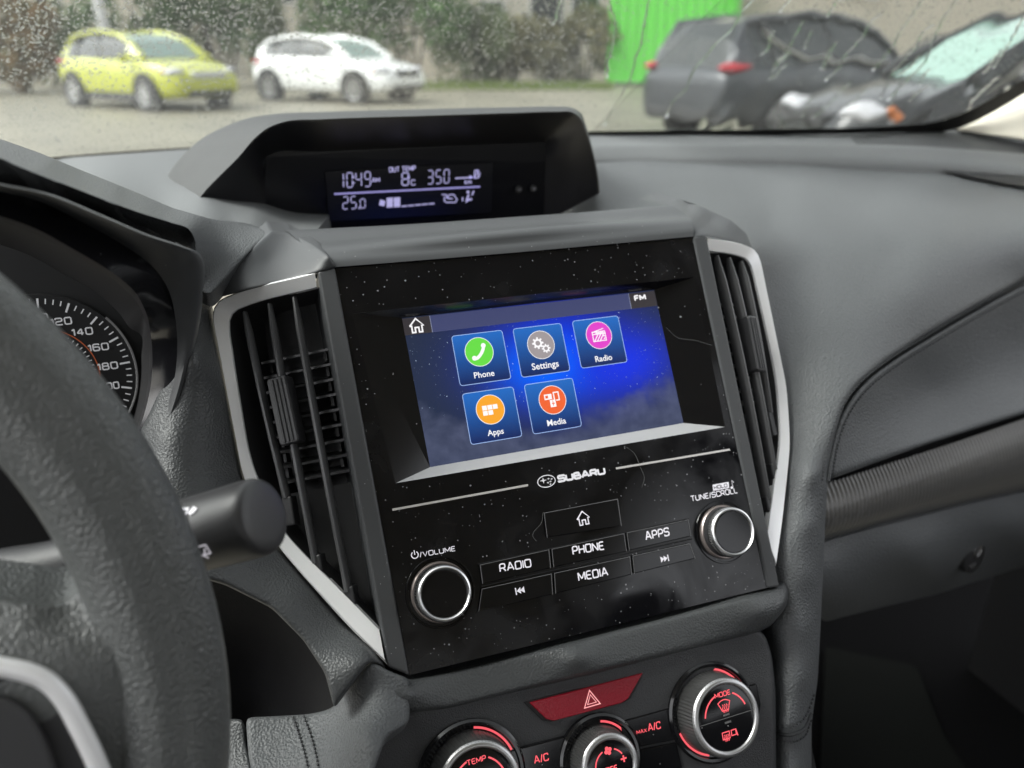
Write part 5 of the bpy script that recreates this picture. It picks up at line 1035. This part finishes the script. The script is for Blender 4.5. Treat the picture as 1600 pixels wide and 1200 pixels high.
    b = MB(); b.box(Fr(C_.pt(hl - .02, 0, hood - .33), l3, (0, 0, 1), f3), -.40, .40, -.075, .075, -.12, .035, taper=.015); b.obj('grille', grille, T, bevel=.02)
    b = MB(); b.box(Fr(C_.pt(hl - .03, 0, .36), l3, (0, 0, 1), f3), -.56, .56, -.09, .09, -.25, .03, taper=.03); b.obj('lower_grille', CLAD, T, bevel=.03)
    if chrome:
        for sgn in (1, -1):
            b = MB(); b.tube(crom([C_.pt(xe + .55, sgn * w * .80, 1.42), C_.pt(xe + .8, sgn * w * .86, 1.26), C_.pt(xe + 1.2, sgn * w * .915, 1.12), C_.pt(-.2, sgn * w * .925, 1.06), C_.pt(.9, sgn * w * .92, 1.03)], 16), .022, 6); b.obj('chrome_strip', CHROME, T, smooth=60)
    if clad:
        for sgn in (1, -1):
            b = MB(); b.box(Fr(C_.pt(0, sgn * w * .985, .27), f3, (0, 0, 1), l3 * sgn), -wb / 2 + .4, wb / 2 - .35, -.09, .07, -.05, .012); b.obj('sill_cladding', CLAD, T, bevel=.02)
    b = MB(); b.box(Fr(C_.pt(-hl + .03, 0, .40), l3, (0, 0, 1), -f3), -.72, .72, -.12, .10, -.2, .03, taper=.03); b.obj('rear_bumper', CLAD if clad else paint, T, bevel=.03)
    return C_
def paint(n_, c, rough=.25, metal=0): return mat(n_, c, rough, metal, coat=.6, spec=.5)
YEL = paint('lime_paint', (.39, .42, .016)); WHI = paint('white_paint', (.8, .81, .80)); SLT = paint('slate_paint', (.03, .034, .041), .3, .2); BLK = paint('charcoal_paint', (.014, .015, .016), .25, .2); SIL = paint('silver_paint', (.32, .32, .32), .3, .4)
def from_wheels(p_rear, p_front, wb, Wd, side, sh=.12):                              # contact points of the two near wheels
    a, c = PZ(*p_rear, 0)[:2], PZ(*p_front, 0)[:2]; f_ = (c - a) / np.linalg.norm(c - a); left = np.array([-f_[1], f_[0]])
    return (a + c) / 2 + left * (-side) * (Wd / 2 - .1) + f_ * sh, f_
p_, f_ = from_wheels((128, 166), (238, 174), 2.63, 1.78, -1); car('parked_car', 'bright yellow-green crossover parked by the hedge', YEL, p_, f_, 4.32, 1.80, 1.50, 2.63, True, 1.02, grille=ALLOY, wsh=.12)
p_, f_ = from_wheels((425, 157), (560, 163), 2.65, 1.80, -1); car('parked_car', 'white hatchback parked beside the yellow-green car', WHI, p_, f_, 4.2, 1.78, 1.43, 2.65, False, .98, rear=.15, wsh=.12)
r_ = ray(1075, 70); v_ = math.atan2(r_[0], r_[1]); hd = v_ + math.radians(47)
c_ = G_(1062, 10.6); fw = np.array([math.sin(hd), math.cos(hd)]); c_ = c_ + fw * 2.35
car('parked_car', 'slate grey SUV seen from behind with red tail lamps', SLT, c_, fw, 4.6, 1.88, 1.62, 2.7, True, 1.08, rear=.12, chrome=True)
hd2 = math.atan2(*ray(1400, 70)[:2]) + math.radians(180 + 62)
fw2 = np.array([math.sin(hd2), math.cos(hd2)]); c2 = G_(1258, 6.9) - fw2 * 2.2
car('parked_car', 'charcoal hatchback facing left in front of the grey SUV', BLK, c2, fw2, 4.3, 1.78, 1.52, 2.6, False, 1.0, glassw=mat('green_glass', (.24, .36, .31), .15, spec=.6))
c3 = G_(1700, 7.6); car('parked_car', 'silver car at the far right behind the windscreen edge', SIL, c3 - fw2 * 1.4, fw2, 4.4, 1.8, 1.5, 2.6, False, 1.0)

# green container
gA, gB = G_(952, 26), G_(1150, 25); d_ = (gB - gA); Lg = np.linalg.norm(d_); d_ /= Lg; nf = np.array([d_[1], -d_[0]])
if np.dot(nf, gA) > 0: nf = -nf
CF = Fr((gA[0], gA[1], 0), (d_[0], d_[1], 0), (0, 0, 1), (nf[0], nf[1], 0)); GT = thing('green_container', 'bright green metal container behind the grey SUV', 'container', CF.pt(Lg / 2, 0, -1))
GP = mat('green_paint', (.10, .52, .045), .5)
b = MB(); b.box(CF, 0, Lg, .12, 3.4, -2.2, 0); b.obj('box', GP, GT)
b = MB()
for k in range(int(Lg / .3)): b.box(CF, .1 + k * .3, .1 + k * .3 + .15, .2, 3.3, .0, .035, taper=.02)
b.obj('corrugation', GP, GT)
b = MB(); b.box(CF, -.02, Lg + .02, .12, .26, -.1, .05); b.box(CF, -.02, Lg + .02, 3.28, 3.42, -.1, .05); b.box(CF, -.03, .12, .12, 3.4, -.1, .05); b.obj('frame', GP, GT)
# buildings behind the hedges
CRM = mat('cream_render', (.46, .42, .345), .85, var=(.6, .12)); GRW = mat('grey_cladding', (.30, .31, .33), .7)
def building(px0, px1, d, h, m, label, wins):
    A, B = G_(px0, d), G_(px1, d); dd = B - A; L_ = np.linalg.norm(dd); dd /= L_; nn = np.array([dd[1], -dd[0]]); nn = nn if np.dot(nn, A) < 0 else -nn
    g = Fr((A[0], A[1], 0), (dd[0], dd[1], 0), (0, 0, 1), (nn[0], nn[1], 0)); T = thing('building', label, 'building', g.pt(L_ / 2, 0, -3), 'buildings behind the hedges')
    b = MB(); b.box(g, 0, L_, 0, h, -6, 0); b.obj('wall', m, T)
    b = MB(); b.box(g, -.2, L_ + .2, h, h + .3, -6.2, .25); b.obj('roof', GRW, T)
    for (u, v, ww, hh) in wins:
        b = MB(); b.box(g, u * L_ - ww / 2, u * L_ + ww / 2, v, v + hh, -.05, .05); wn = b.obj('window', mat('window_frame', (.6, .6, .58), .6), T); b = MB(); b.box(g, u * L_ - ww / 2 + .08, u * L_ + ww / 2 - .08, v + .08, v + hh - .08, .03, .058); b.obj('pane', GLS, wn)
    return T
building(-260, 300, 33, 6.5, CRM, 'cream rendered building behind the left hedge', [(.34, 2.6, 1.2, 1.4), (.62, 2.6, 1.2, 1.4)])
building(330, 720, 34, 6.5, CRM, 'pale building seen in the gap between the hedges', [(.3, 2.8, 1.2, 1.4)])
building(722, 960, 32, 6.5, mat('stone_render', (.42, .39, .335), .85, var=(.6, .12)), 'pale stone building with grey doors left of the green container', [(.2, .3, 1.0, 2.6), (.55, 1.7, 1.4, 1.5), (.8, 1.7, 1.2, 1.5)])
building(1130, 1800, 26, 6.5, CRM, 'cream building behind the cars on the right', [(.3, 2.6, 1.4, 1.4)])
b = MB(); g0 = G_(171, 24); b.tube([(g0[0], g0[1], 0), (g0[0] - .1, g0[1], 3.0), (g0[0] - .25, g0[1], 6)], .16, 10); pl = MB()
PT = thing('lamp_post', 'pale grey post behind the yellow-green car', 'post', (g0[0], g0[1], 0)); b.obj('post', mat('galvanised', (.6, .6, .6), .5), PT, smooth=60); b = MB(); b.lathe(Fr((g0[0], g0[1], 0), (1, 0, 0), (0, 1, 0), (0, 0, 1)), [(.3, 0), (.3, .12), (.001, .14)], 12); b.obj('base', GRW, PT)
# hedges and shrubs
def leafmat(n_, c1, c2):
    m = bpy.data.materials.new(n_); m.use_nodes = True; t = m.node_tree; B = t.nodes['Principled BSDF']; B.inputs['Roughness'].default_value = .55
    g = t.nodes.new('ShaderNodeNewGeometry'); r = t.nodes.new('ShaderNodeValToRGB'); r.color_ramp.elements[0].color = (*c1, 1); r.color_ramp.elements[1].color = (*c2, 1); t.links.new(g.outputs['Random Per Island'], r.inputs[0]); t.links.new(r.outputs[0], B.inputs['Base Color']); return m
LG = leafmat('green_leaves', (.022, .065, .010), (.09, .19, .035)); LO = leafmat('olive_leaves', (.045, .075, .022), (.14, .18, .06)); LB = leafmat('brown_leaves', (.07, .075, .03), (.20, .18, .08)); LR = leafmat('autumn_leaves', (.05, .07, .02), (.26, .14, .04)); BARK = mat('bark', (.06, .05, .04), .9)
def bush(px, d, rx, h, m, label, n_, nm='bush', cat='bush', leaf=.11, group=None):
    c = G_(px, d); T = thing(nm, label, cat, (c[0], c[1], 0), group or 'bushes behind the parked cars'); b = MB()
    lumps = [(c[0] + rng.normal() * rx * .45, c[1] + rng.normal() * .6, h * (.25 + .6 * rng.random()), rx * (.35 + .3 * rng.random()), h * (.2 + .18 * rng.random())) for _ in range(9)]
    V = []; Fc = []
    for _ in range(n_):
        l = lumps[rng.integers(9)]; dv_ = rng.normal(size=3); dv_ /= np.linalg.norm(dv_); k = rng.random() ** .35
        p = np.array([l[0] + dv_[0] * l[3] * k, l[1] + dv_[1] * l[3] * k * .8, max(.05, l[2] + dv_[2] * l[4] * k)]); a = rng.normal(size=3); a /= np.linalg.norm(a); q = np.cross(a, rng.normal(size=3)); q /= np.linalg.norm(q); s_ = leaf * (.6 + .8 * rng.random()); i = len(V)
        V += [tuple(p - a * s_), tuple(p + q * s_ * .5), tuple(p + a * s_), tuple(p - q * s_ * .5)]; Fc.append((i, i + 1, i + 2, i + 3))
    b.v, b.f, b.m = V, Fc, [0] * len(Fc); b.obj('foliage', m, T, recalc=False)
    b = MB()
    for k in range(4): b.tube([(c[0] + .1 * k - .15, c[1], 0), (c[0] + (k - 1.5) * rx * .2, c[1], h * .35), (c[0] + (k - 1.5) * rx * .4, c[1] + .2, h * .75)], [.06, .045, .02], 6)
    b.obj('stem', BARK, T)
bush(20, 22.5, 1.3, 2.4, LR, 'rust-tinged shrub at the far left edge', 3200, group=None); bush(-90, 22, 1.6, 3.2, LO, 'tall olive bush beyond the left edge', 3000); bush(95, 25, 1.2, 2.6, LO, 'loose olive shrub behind the tail of the yellow-green car', 2600)
bush(245, 25.5, 1.5, 4.6, LG, 'tall dark green bush right of the pale post', 5200); bush(350, 26, 1.7, 5.0, LG, 'dense green bush between the two parked cars', 5600); bush(420, 28, .9, 2.6, LO, 'low bush behind the tail of the white hatchback', 2400)
bush(540, 26, 1.5, 4.2, LG, 'green bush rising behind the white hatchback roof', 5000); bush(640, 26, 1.8, 4.6, LG, 'broad green bush behind the bonnet of the white hatchback', 6000); bush(735, 27, 1.4, 2.5, LO, 'rounded olive bush right of the white hatchback', 3200)
for i, (px, hh) in enumerate(((800, 2.2), (860, 2.1), (915, 2.3))): bush(px, 27.5, 1.2, hh, LB, ['brownish hedge bush below the pale stone wall', 'brown hedge bush in front of the grey door', 'brown hedge bush touching the green container'][i], 2800)
b = MB(); V = []; Fc = []
for _ in range(5000):
    c = G_(rng.uniform(640, 960), rng.uniform(23.5, 25.5)); i = len(V); hgt = .08 + .16 * rng.random(); a = rng.normal() * .08
    V += [(c[0] - .02, c[1], 0), (c[0] + .02, c[1], 0), (c[0] + a, c[1] + .03, hgt)]; Fc.append((i, i + 1, i + 2))
b.v, b.f, b.m = V, Fc, [0] * len(Fc); o = b.obj('grass', leafmat('grass_blades', (.10, .16, .02), (.22, .28, .05)), None, kind='stuff', recalc=False); tag(o, 'yellow-green grass verge at the foot of the hedge', 'grass')
